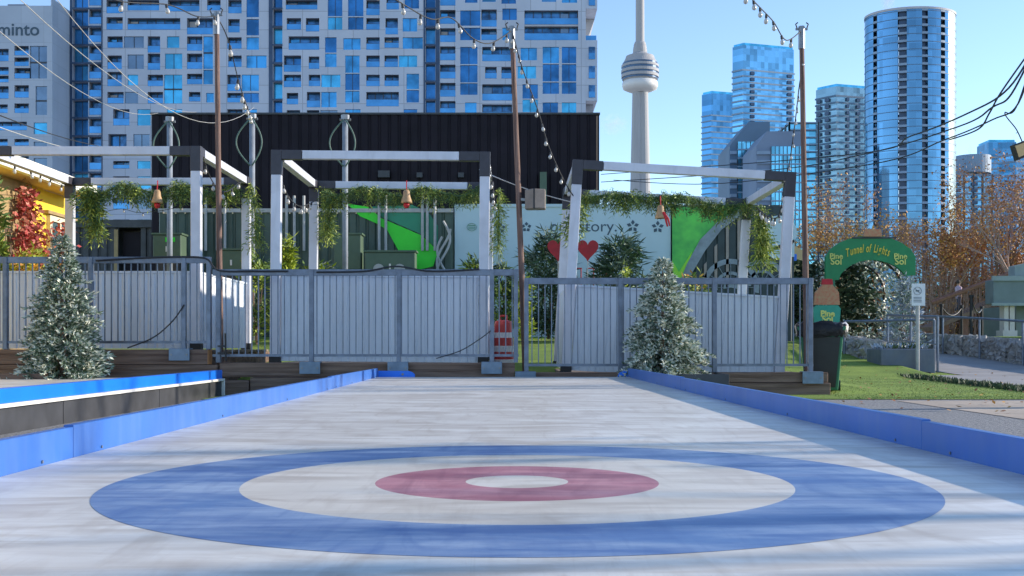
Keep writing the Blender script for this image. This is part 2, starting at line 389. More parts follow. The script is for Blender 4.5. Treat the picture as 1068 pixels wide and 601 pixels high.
# ---------------------------------------------------------------- curling sheet
ROT=R(.69)  # sheet turned a little against the camera
CS=math.cos(ROT); SN=math.sin(ROT)
def S(x,y,z=0):
    """sheet coordinates -> world; y measured along the sheet with the house at y=2.965"""
    yy=y-2.965
    return Vector((.013+x*CS-yy*SN, 2.965+x*SN+yy*CS, z))
root=empty('curling_sheet',(0,6,-.2)); tag(root,'white curling sheet with a blue and red ring target','curling sheet')
b=MB()
pts=[S(-1.42,-1.6),S(1.42,-1.6),S(1.42,12.72),S(-1.42,12.72)]
lo=[Vector((p.x,p.y,-.2)) for p in pts]
b.face(pts,0)
for i in range(4): b.face([lo[i],lo[(i+1)%4],pts[(i+1)%4],pts[i]],0)
b.build('ice_surface','ice',root)
def ring(name,r0,r1,z,m):
    b=MB(); n=160
    for j in range(n):
        a=2*math.pi*j/n; c=2*math.pi*(j+1)/n
        o=lambda r,q: S(r*math.cos(q),2.965+r*math.sin(q),z)
        if r0>0: b.face([o(r0,a),o(r1,a),o(r1,c),o(r0,c)])
        else: b.face([S(0,2.965,z),o(r1,a),o(r1,c)])
    return b.build(name,m,root)
ring('blue_ring',.717,1.061,.0006,'ice_blue')
ring('white_ring',.374,.717,.0006,'ice_cream')
ring('red_ring',.136,.374,.0006,'ice_red')
ring('button',0,.136,.0006,'ice_cream')
def board(name,side,y0,y1,label):
    r=empty(name,S(side*1.425,y0,-.2)); tag(r,label,'rink board','side boards of the curling sheet')
    b=MB(); a=S(side*1.438,y0); c=S(side*1.438,y1)
    b.beam(Vector((a.x,a.y,-.046)),Vector((c.x,c.y,-.052)),.034,.302)
    b.build('board_panel','board',r,bevel=.003)
    b=MB()
    n=4
    for k in range(n):
        yy=y0+.25+(y1-y0-.5)*k/(n-1); p=S(side*1.4207,yy,.012)
        b.tube([p,p-Vector((side*.004,0,0))],.005,8)
    b.build('screw','wire',r)
    return r
bl=[(-1.6,3.62),(3.623,9.2),(9.203,12.72)]
for i,(a,c) in enumerate(bl):
    board('rink_board',-1,a,c,['blue side board left of the rings, nearest stretch cut by the photo edge','blue side board left of the sheet, long middle stretch beyond the joint','blue side board left of the sheet, far stretch ending at the white fence'][i])
br_=[(-1.6,3.86),(3.863,9.0),(9.003,12.72)]
for i,(a,c) in enumerate(br_):
    board('rink_board',1,a,c,['blue side board right of the rings, nearest stretch cut by the photo edge','blue side board right of the sheet, long middle stretch beyond the joint','blue side board right of the sheet, far stretch ending beside the flocked spruce'][i])
for sx,lab in ((-1,'short blue end board with rounded top at the far left corner of the sheet'),(1,'short blue end board at the far right corner of the sheet below the flocked spruce')):
    r=empty('end_board',S(sx*1.3,12.7,-.2)); tag(r,lab,'end board','short end boards of the sheet')
    b=MB(); x0=PX(395,12.75) if sx<0 else PX(644,12.75); x1=PX(433,12.75) if sx<0 else PX(664,12.75)
    poly=[(x0,-.2),(x1,-.2),(x1,.03),(x1-.03,.055),(x1-.07,.068),(x0,.07)] if sx<0 else [(x1,-.2),(x1,.07),(x0+.07,.068),(x0+.02,.05),(x0,.02),(x0,-.2)]
    b.prism(poly,12.70,12.725); b.build('board_panel','board_bright',r)
    b=MB(); b.tube([(PX(420 if sx<0 else 655,12.7),12.70,.03),(PX(420 if sx<0 else 655,12.7),12.69,.03)],.014,10); b.build('bolt','wire',r)
# neighbouring sheet on the left
r=empty('neighbouring_rink_edge',(-3.33,8,-.22)); tag(r,'edge of the next rink with bright blue cap, white lip and black skirt','rink board')
b=MB(); b.box(-3.40,-3.31,1.5,12.75,-.018,.078); b.build('blue_cap','board_bright',r,bevel=.004)
b=MB(); b.box(-3.43,-3.285,1.5,12.78,-.045,-.019); b.box(-3.43,-3.285,12.751,12.78,-.22,-.046); b.build('white_lip','white_lip',r,bevel=.003)
b=MB()
for k in range(5): b.box(-3.36,-3.315,1.5+k*2.25,1.5+(k+1)*2.25-.01,-.22,-.046)
b.build('black_skirt','black_panel',r)
b=MB(); b.box(-5.9,-3.401,1.5,12.72,-.2,-.004); 
o=b.build('neighbouring_ice','ice'); tag(o,'white ice of the next rink beyond its blue edge at left','curling sheet')

# ---------------------------------------------------------------- timbers and decks
def timber(x0,x1,z0,z1,y0,y1,label,group,endm=None,name='timber_beam'):
    b=MB(); b.box(x0,x1,y0,y1,z0,z1)
    o=b.build(name,['timber','timber_end'],None,bevel=.008); tag(o,label,'timber',group)
    if endm:
        for p in o.data.polygons:
            if p.normal.x>.9: p.material_index=1
    return o
G='timber beams under the white cabanas'
timber(-8.6,PX(219,13.1),.135,.31,13.0,13.2,'brown timber beam on top of the left stack, its orange end at the gate',G,True)
timber(-8.6,PX(229,13.1),-.045,.131,12.98,13.2,'brown timber beam in the middle of the left stack behind the left spruce',G)
timber(-8.6,PX(262,13.1),-.22,-.049,12.96,13.2,'brown timber beam lying lowest in the left stack behind the blue capped rink edge',G)
timber(PX(229.5,13.1)+.01,PX(537,13.1),-.01,.155,13.03,13.2,'brown timber beam under the middle cabana, top of its stack',G)
timber(PX(263,13.1),PX(550,13.1),-.22,-.014,12.99,13.2,'brown timber beam under the middle cabana, bottom of its stack',G)
timber(PX(540,13.1),PX(862,13.1),-.075,.042,13.03,13.2,'brown timber beam on top under the right cabana, reaching the green bin',G)
timber(PX(551,13.1)+.01,PX(862,13.1)+.02,-.22,-.079,13.0,13.2,'brown timber beam at the bottom under the right cabana, reaching the green bin',G)
def deck(x0,x1,y0,y1,z,label):
    r=empty('deck',((x0+x1)/2,(y0+y1)/2,-.2)); tag(r,label,'deck','wooden decks below the cabanas')
    b=MB(); n=int((y1-y0)/.145)
    for k in range(n): b.box(x0,x1,y0+k*.145,y0+k*.145+.138,z-.03,z)
    b.build('deck_boards','deck',r)
    b=MB()
    for k in range(4):
        x=lerp(x0+.05,x1-.05,k/3); b.box(x-.04,x+.04,y0,y1,-.25,z-.032)
    b.build('joist','timber',r)
deck(-8.6,PX(219,13.1),13.21,16.4,.30,'brown board deck behind the left fence, the highest of three')
deck(PX(282,13.4),PX(510,13.4)+.1,13.21,16.4,.145,'brown board deck beneath the middle cabana')
deck(PX(585,13.4),PX(820,13.4)+.15,13.21,16.4,.035,'brown board deck beneath the leaning right cabana')
# folded wooden planter rims
def rim(x0,x1,y0,z0,z1,label,m='timber',n='planter_box'):
    r=empty(n,((x0+x1)/2,y0+.3,z0)); tag(r,label,'planter')
    b=MB(); t=.03; y1=y0+(x1-x0)*.9
    b.box(x0,x1,y0,y0+t,z0,z1); b.box(x0,x1,y1-t,y1,z0,z1); b.box(x0,x0+t,y0+t+.001,y1-t-.001,z0,z1); b.box(x1-t,x1,y0+t+.001,y1-t-.001,z0,z1)
    b.build('side_boards',m,r,bevel=.004)
    b=MB(); b.box(x0+t,x1-t,y0+t,y1-t,z0,z1-.04); b.build('soil','gravel',r)
rim(PX(0,12.0),PX(46,12.0),12.0,-.22,.055,'low reddish wooden planter under the left spruce')

# ---------------------------------------------------------------- cabanas
def cabana(name,loc,roll,w,d,h,label,zw0,zw1,rearleft=True,feet=True):
    t=.10
    r=empty(name,loc,(0,roll,0)); tag(r,label,'cabana','white framed cabanas behind the fence')
    k='frame'
    for (x,y) in ((0,0),(w,0),(0,d),(w,d)):
        b=MB(); b.box(x-t/2-.01,x+t/2+.01,y-t/2,y+t/2,0,h-.30); b.build('post',k,r,local=True,bevel=.006)
        b=MB(); b.box(x-t/2-.014,x+t/2+.014,y-t/2-.004,y+t/2+.004,h-.299,h)
        sx=1 if x==0 else -1
        b.box(x+sx*(t/2+.016),x+sx*(t/2+.26),y-t/2-.004,y+t/2+.004,h-.112,h-.001)
        sy=1 if y==0 else -1
        b.box(x-t/2-.010,x+t/2+.010,y+sy*(t/2+.006),y+sy*(t/2+.12),h-.110,h-.002)
        b.build('corner_bracket','bracket',r,local=True,bevel=.004)
        if feet:
            b=MB(); b.box(x-.08,x+.08,y-.08,y+.08,-.012,.0); b.box(x-t/2-.016,x+t/2+.016,y-t/2-.006,y+t/2+.006,.001,.09); b.build('post_foot','black',r,local=True)
    for y in (0,d):
        b=MB(); b.box(.315,w-.315,y-t/2+.002,y+t/2-.002,h-.105,h-.003); b.build('beam',k,r,local=True,bevel=.005)
    for x in (0,w):
        b=MB(); b.box(x-t/2+.002,x+t/2-.002,.175,d-.175,h-.105,h-.004); b.build('side_beam',k,r,local=True,bevel=.005)
    b=MB(); b.corr(.065,w-.065,zw0,zw1,.0,.105,.009); b.box(.062,w-.062,-.022,.024,zw1,zw1+.025); b.build('front_panel','plank',r,local=True)
    for x in (0,w):
        b=MB(); b.corr(.06,d-.06,zw0,zw1,x,.105,.009,axis='y'); b.box(x-.024,x+.022,.058,d-.058,zw1,zw1+.025); b.build('side_panel','plank',r,local=True)
    return r
c1=cabana('cabana',(PX(205,13.6)-2.55,13.6,.30),0,2.55,2.55,PZ(153,13.6)-.30,'open white metal cabana at far left before the yellow house, cut by the photo edge',.02,PZ(285,13.6)-.30)
c2=cabana('cabana',(PX(287,13.6),13.6,.15),R(.5),PX(504,13.6)-PX(287,13.6),2.55,PZ(157,13.6)-.15,'open white metal cabana in the middle with green mural behind it',.02,PZ(288,13.6)-.15)
c3=cabana('cabana',(PX(590,13.6),13.6,.04),R(3.3),PX(812,13.6)-PX(590,13.6),2.5,2.58,'open white metal cabana at right leaning to the right beside the green bin',.02,1.04)

# ---------------------------------------------------------------- fences
def fence(segs,ytop,zb,Y,posts,plates,label,ratchet=False,n_gap=.075):
    x0,x1=segs
    X0,X1=PX(x0,Y),PX(x1,Y); zt=PZ(ytop,Y)
    r=empty('metal_fence',((X0+X1)/2,Y,zb)); tag(r,label,'fence','grey steel fences in front of the cabanas')
    b=MB(); b.box(X0,X1,Y-.02,Y+.02,zt-.075,zt); b.build('top_rail','galv',r,bevel=.004)
    b=MB(); b.box(X0,X1,Y-.014,Y+.014,zb+.07,zb+.10); b.build('bottom_rail','galv',r)
    b=MB(); n=int((X1-X0)/n_gap)
    for k in range(1,n):
        x=X0+(X1-X0)*k/n; b.box(x-.006,x+.006,Y-.006,Y+.006,zb+.101,zt-.076)
    b.build('bars','galv',r)
    for p in posts:
        b=MB(); x=PX(p,Y); b.box(x-.026,x+.026,Y-.033,Y+.031,zb,zt-.001); b.build('post','galv',r,bevel=.004)
    for p in plates:
        x=PX(p,Y)
        b=MB(); b.box(x-.12,x+.12,12.955,12.975,zb-.13,zb+.01); b.box(x-.12,x+.12,12.976,Y+.03,zb+.001,zb+.011)
        o=b.build('base_plate','galv_plate',r,bevel=.003)
        b=MB()
        for sx in (-.09,.09):
            b.tube([(x+sx,12.955,zb-.06),(x+sx,12.945,zb-.06)],.012,6)
        b.build('bolt','wire',o)
    return r
YF=13.08
fence((-14,219),268,.312,YF,(6,95,192,218),(190,),'grey steel fence at left on the high timber stack in front of the left cabana')
fence((222,541),281,.157,YF,(228,325,416,513,538),(325,416,513),'grey steel fence in the middle on the timber, in front of the middle cabana')
fence((548,848),290,.044,YF,(549,647,745,845),(548,845),'grey steel fence at right in front of the leaning cabana and flocked spruce')
# gate ratchet
r=empty('gate_latch',(PX(230,13.0),13.0,.2)); tag(r,'black gate latch strapped to the fence post at the left opening','latch')
b=MB(); b.box(PX(227,13),PX(235,13),12.99,13.04,.34,.36); b.box(PX(227,13),PX(234,13),12.99,13.04,.255,.28); b.build('clamp','black',r)
b=MB(); b.tube([(PX(235,13),13.0,.50),(PX(235.5,13),13.0,.18)],.011,8); b.build('bolt_rod','black',r)
def cable(name,pts,r,m,label,cat='cable',sag=0,n=18,group=None,seg=None):
    P2=[]
    pts=[Vector(p) for p in pts]
    if len(pts)==2:
        a,c=pts
        for i in range(n+1):
            t=i/n; p=a.lerp(c,t); p.z-=sag*4*t*(1-t); P2.append(p)
    else:
        for i in range(len(pts)-1):
            p0=pts[max(i-1,0)];p1=pts[i];p2=pts[i+1];p3=pts[min(i+2,len(pts)-1)]
            for k in range(8):
                t=k/8; P2.append(.5*((2*p1)+(-p0+p2)*t+(2*p0-5*p1+4*p2-p3)*t*t+(-p0+3*p1-3*p2+p3)*t**3))
        P2.append(pts[-1])
    b=MB(); b.tube(P2,r,6); o=b.build(name,m,None,smooth=True)
    if label: tag(o,label,cat,group)
    return o,P2
cable('power_cable',[P(133,363,13.03),P(160,352,13.03),P(180,335,13.03),P(192,318,13.03)],.008,'rubber','black cable looping up the left fence to its post')
cable('power_cable',[P(455,374,13.03),P(480,366,13.03),P(500,354,13.03),P(512,345,13.03)],.006,'rubber','thin black cable rising up the middle fence to the post near the drum')
cable('power_cable',[P(100,272,13.04),P(150,269,13.04),P(190,268,13.04),P(215,270,13.04),P(228,282,13.04),P(262,283,13.04),P(300,283,13.04)],.011,'rubber','black cable resting along the top rail of the left fence')
cable('power_cable',[P(330,284,13.04),P(380,283,13.04),P(413,278,13.04),P(450,283,13.04),P(500,281,13.04)],.010,'rubber','black cable humped over the top rail of the middle fence')

# ---------------------------------------------------------------- wooden poles
def pole(xb,yb,xt,yt,Y,r0,label):
    a=P(xb,yb,Y); a.z=-.25; t=P(xt,yt,Y)
    a.x=t.x+(P(xb,yb,Y).x-t.x)*(t.z-a.z)/(t.z-P(xb,yb,Y).z)
    r=empty('wooden_pole',a); tag(r,label,'pole','brown wooden poles carrying the string lights')
    b=MB(); pts=[a.lerp(t,k/8) for k in range(9)]
    b.tube(pts,[r0*1.15-(r0*.3)*k/8 for k in range(9)],10); b.build('shaft','pole',r,smooth=True)
    b=MB(); d=Vector((0,0,1))
    b.tube([t-d*.22,t+d*.05],r0*1.12,10)
    b.box(t.x-.07,t.x+.07,t.y-.012,t.y+.012,t.z+.005,t.z+.03)
    b.build('pole_cap','wire',r)
    b=MB()
    for s_ in (-1,1): b.tube([t+Vector((s_*.06,-.02,.03)),t+Vector((s_*.075,-.02,.07)),t+Vector((s_*.05,-.02,.09))],.008,6)
    b.build('cable_hook','rubber',r)
    return t
T1=pole(230,376,226,17,13.27,.033,'tall brown wooden pole at left in front of the left cabana')
T2=pole(548,384,534,32,13.27,.034,'tall brown wooden pole in the middle leaning beside the grey speaker')
T3=pole(842,392,836,32,13.3,.034,'tall brown wooden pole at right behind the fence end near the bin')
T4=Vector((PX(1084,12.5),12.5,PZ(40,12.5)))
pole(1080,400,1084,72,12.5,.045,'tall brown wooden pole just outside the right photo edge carrying the floodlight')
# speaker
r=empty('speaker',P(557,219,13.2)); tag(r,'grey box speaker mounted on the middle wooden pole','speaker')
c=P(558,208,13.2)
b=MB(); b.prism([(c.x-.12,13.2),(c.x-.02,13.1),(c.x+.12,13.14),(c.x+.13,13.32),(c.x-.1,13.34)],c.z-.115,c.z+.115,axis='z'); b.build('cabinet','speaker',r,bevel=.008)
b=MB(); b.box(c.x-.022,c.x-.004,13.092,13.104,c.z-.118,c.z+.117); b.build('trim','black',r)
b=MB(); b.beam((c.x-.10,13.25,c.z),(c.x-.19,13.27,c.z+.01),.03,.03); b.build('bracket','wire',r)
# floodlight
r=empty('floodlight',P(1066,168,12.4)); tag(r,'black floodlight with a pale lens at the right photo edge','floodlight')
b=MB(); p=[P(1057,151,12.4),P(1078,143,12.4),P(1082,158,12.4),P(1062,167,12.4)]
b.prism([(q.x,q.z) for q in p],12.38,12.5); b.build('housing','black',r,bevel=.004)
b=MB(); p=[P(1059.5,152,12.36),P(1076,146,12.36),P(1079,157,12.36),P(1063.5,164,12.36)]
b.prism([(q.x,q.z) for q in p],12.37,12.378); b.build('lens','soffit',r)
b=MB(); b.beam(P(1080,152,12.45),P(1083,152,12.5),.03,.03); b.build('bracket','black',r)

# ---------------------------------------------------------------- string lights
def bulb_meshes():
    b=MB(); b.lathe([(.001,0),(.017,-.001),(.019,-.045),(.014,-.052),(.001,-.053)],(0,0,0),8); so=b
    g=MB(); g.lathe([(.012,-.053),(.024,-.075),(.030,-.098),(.024,-.12),(.008,-.132),(.001,-.133)],(0,0,0),10)
    return so,g
_so,_g=bulb_meshes()
_bulb=_g.build('bulb','bulb',None,smooth=True,local=True); _sock=_so.build('socket','rubber',_bulb,local=True)
_proto_used=[False]
def string_light(pts,label,spacing=None,at=None,sag=None,scale=1.,r=.007,grp='festoon string lights overhead'):
    P2=[]
    pts=[Vector(p) for p in pts]
    for i in range(len(pts)-1):
        p0=pts[max(i-1,0)];p1=pts[i];p2=pts[i+1];p3=pts[min(i+2,len(pts)-1)]
        for k in range(12):
            t=k/12; P2.append(.5*((2*p1)+(-p0+p2)*t+(2*p0-5*p1+4*p2-p3)*t*t+(-p0+3*p1-3*p2+p3)*t**3))
    P2.append(pts[-1])
    root=empty('string_light',pts[0]); tag(root,label,'string lights',grp)
    b=MB(); b.tube(P2,r,5); b.build('cable','rubber',root,smooth=True)
    L=[0]
    for a,c in zip(P2,P2[1:]): L.append(L[-1]+(c-a).length)
    spacing*=1.15; ds=[]; d=spacing*.6
    while d<L[-1]-.05: ds.append(d); d+=spacing
    for d in ds:
        for i in range(len(P2)-1):
            if L[i]<=d<=L[i+1]:
                p=P2[i].lerp(P2[i+1],(d-L[i])/(L[i+1]-L[i])); break
        if not _proto_used[0]:
            bb=_bulb; _proto_used[0]=True
        else:
            bb=_bulb.copy(); col.objects.link(bb); s2=_sock.copy(); col.objects.link(s2); s2.parent=bb
        bb.parent=root; bb.location=p-root.location; bb.scale=(scale*.82,)*3
        bb.rotation_euler=(rnd.uniform(-.25,.25),rnd.uniform(-.25,.25),0)
string_light([P(60,-30,10),P(120,0,11),P(175,5,11.8),P(205,17,12.4),T1],'string of clear bulbs running left from the top of the left pole',.62)
string_light([T1,P(238,42,13.6),P(251,92,15),P(263,125,19.5)],'string of clear bulbs dropping from the left pole to the first grey post',.75,scale=1.3)
string_light([P(350,-40,10),P(423,6,11),P(450,20,11.6),P(471,19,11.9),P(493,40,12.4),P(512,45,12.7),T2],'string of clear bulbs crossing the apartment facade to the middle pole',.36)
string_light([T2,P(545,72,12.9),P(560,112,13),P(572,152,13.2),P(588,188,13.45),P(603,212,13.6)],'string of bulbs dropping from the middle pole to the right cabana corner',.155,scale=.85)
string_light([P(740,-50,10),P(785,0,11.6),P(806,22,12.5),P(820,42,12.9),T3],'string of clear bulbs rising to the top of the right pole from above',.28)
string_light([T3,P(836,70,13.3),P(833,95,13.4),P(829,130,13.5),P(823,172,13.55),P(817,190,13.6)],'twisted string of bulbs dropping from the right pole to the leaning cabana',.12,scale=.7)
string_light([P(0,168,16),P(25,176,17),P(50,186,19),P(75,198,21)],'string of round bulbs hung below the yellow house eave',.80,scale=1.15)
string_light([P(210,160,13.6),P(222,190,14.3),P(236,200,15),P(255,185,16)],'string of bulbs sagging inside the right side of the left cabana',.42)
string_light([P(290,170,13.6),P(298,200,14.3),P(312,215,15),P(328,210,16)],'string of bulbs sagging inside the left side of the middle cabana',.30)
string_light([P(505,160,13.6),P(510,172,14.3),P(514,195,15),P(516,215,16)],'string of bulbs hanging at the right side of the middle cabana',.30)
string_light([P(818,192,13.6),P(812,225,14.2),P(800,225,15),P(788,215,16)],'string of bulbs sagging inside the right side of the leaning cabana',.22)
string_light([P(95,225,16),P(125,218,16.1),P(150,222,16.1),P(200,214,16.1)],'string of small white bulbs under the garland of the left cabana',.25,scale=.5,r=.004)
# overhead cables
G='pale overhead wires at upper left'
cable('overhead_wire',[P(-40,-60,12),P(205,117,33.5)],.006,'cable_grey','pale overhead wire at upper left, reaching the black building farthest right','cable',.5,group=G)
cable('overhead_wire',[P(-60,-20,12),P(165,118,33.5)],.006,'cable_grey','pale overhead wire at upper left crossing below the tower lettering','cable',.5,group=G)
cable('overhead_wire',[P(30,-40,12),P(265,112,23.8)],.005,'cable_grey','pale overhead wire ending on the grey post beside the left pole','cable',.9,group=G)
cable('overhead_wire',[P(-60,95,12),P(160,152,33.8)],.009,'rubber','dark overhead wire just above the left cabana, upper of two','cable',.3,group='dark wires above the left cabana')
cable('overhead_wire',[P(-60,110,12),P(160,158,33.8)],.007,'cable_grey','pale overhead wire just above the left cabana, lower of two','cable',.3,group='dark wires above the left cabana')
G='black power cables at upper right'
J=Vector((PX(1058,12.5),12.5,PZ(88,12.5)))
cable('power_line',[T4,P(1052,92,12.6),P(1010,118,14),P(950,142,17),P(880,162,22),P(627,182,33.9)],.011,'rubber','black power cable at upper right, topmost of three across the round tower','cable',group=G)
cable('power_line',[T4,P(1055,98,12.6),P(1035,112,13.2),P(1000,132,15),P(905,160,20),P(800,178,25),P(627,190,33.9)],.011,'rubber','black power cable at upper right, middle of three across the round tower','cable',group=G)
cable('power_line',[T4,P(1062,108,12.6),P(1035,125,13.2),P(985,146,15),P(905,172,19),P(740,192,27),P(640,188,33.9)],.010,'rubber','black power cable at upper right, lowest of three across the round tower','cable',group=G)
cable('power_line',[T4,P(1045,95,12.6),P(1032,118,12.9),P(1020,135,13.3),P(990,146,15)],.010,'rubber','black cable knotted between the power cables at upper right','cable')
cable('power_line',[T4,P(1060,112,12.6),P(1048,118,12.7),P(1060,135,12.7),P(1067,150,12.5)],.007,'rubber','thin black wire curling down to the floodlight','cable')
cable('overhead_wire',[P(500,177,15.9),P(601,212,13.7)],.007,'cable_grey','pale wire strung between the middle and the right cabana','cable',.04)

# grey posts with looped cable
def loop_post(x,yt,Y,lab):
    base=Vector((PX(x,Y),Y,terr(PX(x,Y),Y))); t=P(x,yt,Y)
    r=empty('cable_post',base); tag(r,lab,'post','grey posts with looped cable on top')
    b=MB(); b.tube([base,t],.06,10); b.build('shaft','post_grey',r,smooth=True)
    b=MB(); b.tube([t-Vector((.12,0,0)),t+Vector((.12,0,0))],.03,6); b.tube([t,t+Vector((0,0,.1))],.09,8); b.build('pole_cap','wire',r)
    for s_ in (-1,1):
        b=MB(); pts=[]
        for k in range(15):
            q=math.pi*k/14; pts.append(t+Vector((s_*(.02+.30*math.sin(q)*(1 if s_<0 else .7)),-.1,-.02-1.0*(k/14))))
        b.tube(pts,.018,6); b.build('cable_loop','cable_green',r,smooth=True)
loop_post(177,127,24,'grey post with looped cable standing farthest left, behind the left cabana')
loop_post(263,124,24,'grey post with looped cable standing beside the left brown pole')
loop_post(360,125,24,'grey post with looped cable standing behind the middle cabana')

# ---------------------------------------------------------------- garlands and ornaments
def garland(pts,n,rad,l,label,mats=('garland','garland_mid','garland_yellow'),wts=(4,4,2),droop=.9,group='cedar garlands on the cabanas'):
    pts=[Vector(p) for p in pts]; L=[0]
    for a,c in zip(pts,pts[1:]): L.append(L[-1]+(c-a).length)
    def at(d):
        for i in range(len(pts)-1):
            if d<=L[i+1]: return pts[i].lerp(pts[i+1],(d-L[i])/(L[i+1]-L[i]))
        return pts[-1]
    r=empty('garland',pts[0]); tag(r,label,'garland',group)
    b=MB(); b.tube([at(L[-1]*k/20) for k in range(21)],.015,6); b.build('rope','garland',r)
    b=MB(); ch=[i for i,w in enumerate(wts) for _ in range(w)]
    for k in range(int(n*.95)):
        p=at(rnd.random()*L[-1])
        dens=.6+.5*math.sin(p.x*9)+.3*math.sin(p.x*23+p.z*11)
        p=p+Vector((rnd.gauss(0,rad*.4),rnd.gauss(0,rad*.5),rnd.gauss(0,rad*.5)))
        d=Vector((rnd.uniform(-1,1),rnd.uniform(-1,1),rnd.uniform(-.4,.6)-droop)).normalized()
        ll=l*rnd.uniform(.5,1.25)*(.75+.4*dens); mi=rnd.choice(ch)
        # a frond: a rib with side needles
        q=p; 
        for j in range(5):
            q=p+d*ll*j/5+Vector((0,0,-.02*j*j*ll))
            sdv=d.cross(Vector((rnd.uniform(-1,1),rnd.uniform(-1,1),rnd.uniform(-1,1)))).normalized()
            for s_ in (-1,1):
                b.leaf(q,(d*.9+sdv*s_*.7),ll*.40,ll*.075,mi)
    b.build('foliage',list(mats),r)
def beam_pts(x0,y0,x1,y1,Y,n=6,w=.03):
    return [P(lerp(x0,x1,k/n),lerp(y0,y1,k/n)+6*math.sin(k*2.1),Y) for k in range(n+1)]
garland(beam_pts(84,198,250,198,15.95,8),900,.085,.15,'cedar garland along the rear beam of the left cabana')
garland([P(92,195,15.95),P(98,215,15.93),P(97,240,15.93)],230,.065,.20,'long cedar swag hanging at the left rear post of the left cabana',wts=(3,4,4))
garland([P(262,192,15.95),P(266,220,15.9),P(269,255,15.9)],120,.05,.22,'long cedar swag hanging at the right rear post of the left cabana',wts=(2,4,4))
garland(beam_pts(335,200,502,201,15.95,8),800,.08,.14,'cedar garland along the rear beam of the middle cabana')
garland([P(340,198,16.05),P(343,220,16.05),P(341,242,16.05)],130,.05,.17,'cedar swag hanging at the left rear post of the middle cabana',wts=(2,4,4))
garland([P(521,196,15.9),P(520,225,15.9),P(520,260,15.9)],110,.05,.22,'yellowish cedar swag hanging at the right rear post of the middle cabana',wts=(1,3,6))
garland([P(605,207,15.9),P(640,203,15.9),P(680,207,15.9),P(710,204,15.9),P(745,215,15.9),P(785,214,15.9)],1150,.085,.15,'cedar garland along the rear beam of the leaning right cabana')
garland([P(604,205,13.9),P(600,222,13.85),P(597,240,13.8)],90,.05,.17,'large cedar swag hanging behind the left post of the leaning cabana',wts=(3,5,3))
garland([P(794,214,15.9),P(797,235,15.9),P(793,268,15.9)],230,.065,.19,'cedar swag hanging at the right rear post of the leaning cabana',wts=(1,3,5))
def bell(x,y,Y,lab,ribbon=0):
    p=P(x,y,Y); r=empty('bell_ornament',p); tag(r,lab,'bell','wooden bells on the garlands')
    b=MB(); b.lathe([(.001,.11),(.03,.105),(.045,.08),(.052,.02),(.075,-.05),(.08,-.08),(.05,-.08)],p,14); b.build('bell','wood_bell',r,smooth=True)
    b=MB(); b.tube([p+Vector((0,0,.11)),p+Vector((0,.02,.24))],.008,5); b.build('hanger','red',r)
    b=MB()
    if ribbon:
        b.tube([p+Vector((.03,-.05,.0)),p+Vector((.06,-.06,-.08)),p+Vector((.09,-.05,-.2))],[.02,.018,.012],5)
        b.tube([p+Vector((.03,-.05,.0)),p+Vector((.10,-.06,-.1)),p+Vector((.12,-.05,-.19))],[.02,.016,.01],5)
    else: b.lathe([(.001,-.07),(.035,-.08),(.045,-.11),(.03,-.145),(.001,-.155)],p,10)
    b.build('ribbon','red',r,smooth=True)
bell(164,206,15.7,'wooden bell with a red ball hanging on the left cabana garland')
bell(424,206,15.7,'wooden bell with a red bow hanging on the middle cabana garland')
bell(689,222,15.7,'wooden bell with long red ribbon hanging on the leaning cabana garland',1)

# ---------------------------------------------------------------- flocked spruces
def spruce(cx,cy,z0,hh,rad,label,seed,frost=.5):
    rr=random.Random(seed)
    root=empty('spruce_tree',(cx,cy,z0)); tag(root,label,'tree','potted flocked spruces on the rink edge')
    b=MB(); b.tube([(cx,cy,z0),(cx,cy,z0+hh*.97)],[.03,.004],7); b.build('trunk','bark',root)
    b=MB(); lv=int(hh/.042)
    for i in range(lv):
        t=i/lv; z=z0+.06+t*(hh-.08)
        R0=rad*((1-t)**.85)*(.90+.16*rr.random())+.02
        nb=int(11+20*(1-t))
        for k in range(nb):
            a=rr.uniform(0,2*math.pi); rl=R0*rr.uniform(.68,1.08)*(1+.17*math.sin(3*a+i*.7+seed)+.08*math.sin(7*a-i*.4))
            d=Vector((math.cos(a),math.sin(a),0)); up=.10+.55*t
            ns=max(3,int(rl/.028))
            for j in range(ns):
                u=(j+.6)/ns
                if u<.30: continue
                p=Vector((cx,cy,z))+d*rl*u+Vector((0,0,rl*u*up-rl*.30*u*u))
                for q in range(5):
                    sd=Vector((rr.uniform(-1,1),rr.uniform(-1,1),rr.uniform(-.5,.9)))
                    dd=(d*.85+sd*.75).normalized(); ll=rr.uniform(.035,.075)
                    fr=rr.random()
                    mi=1 if fr<frost*(.15+.95*u) else (2 if fr<.78 else 0)
                    b.leaf(p,dd,ll,.019,mi,Vector((rr.uniform(-1,1),rr.uniform(-1,1),rr.uniform(-1,1))))
    for k in range(30):
        b.leaf((cx,cy,z0+hh*.94),(rr.uniform(-.5,.5),rr.uniform(-.5,.5),1),.10*rr.uniform(.5,1),.014,1)
    b.build('foliage',['needle','needle_frost','needle_mid'],root)
spruce(PX(63,12.3),12.35,-.05,PZ(243,12.3)+.05,.51,'tall flocked spruce at left in front of the left fence',3,.42)
spruce(PX(688,12.95)-.0,12.70,-.02,PZ(268,12.7)+.02,.51,'flocked spruce at right standing behind the corner of the rings sheet',5,.62)
rim(PX(662,12.5),PX(757,12.5),12.3,-.22,.042,'low dark wooden planter under the right spruce','black_panel')
o=[x for x in bpy.data.objects if x.name.startswith('planter_box')]

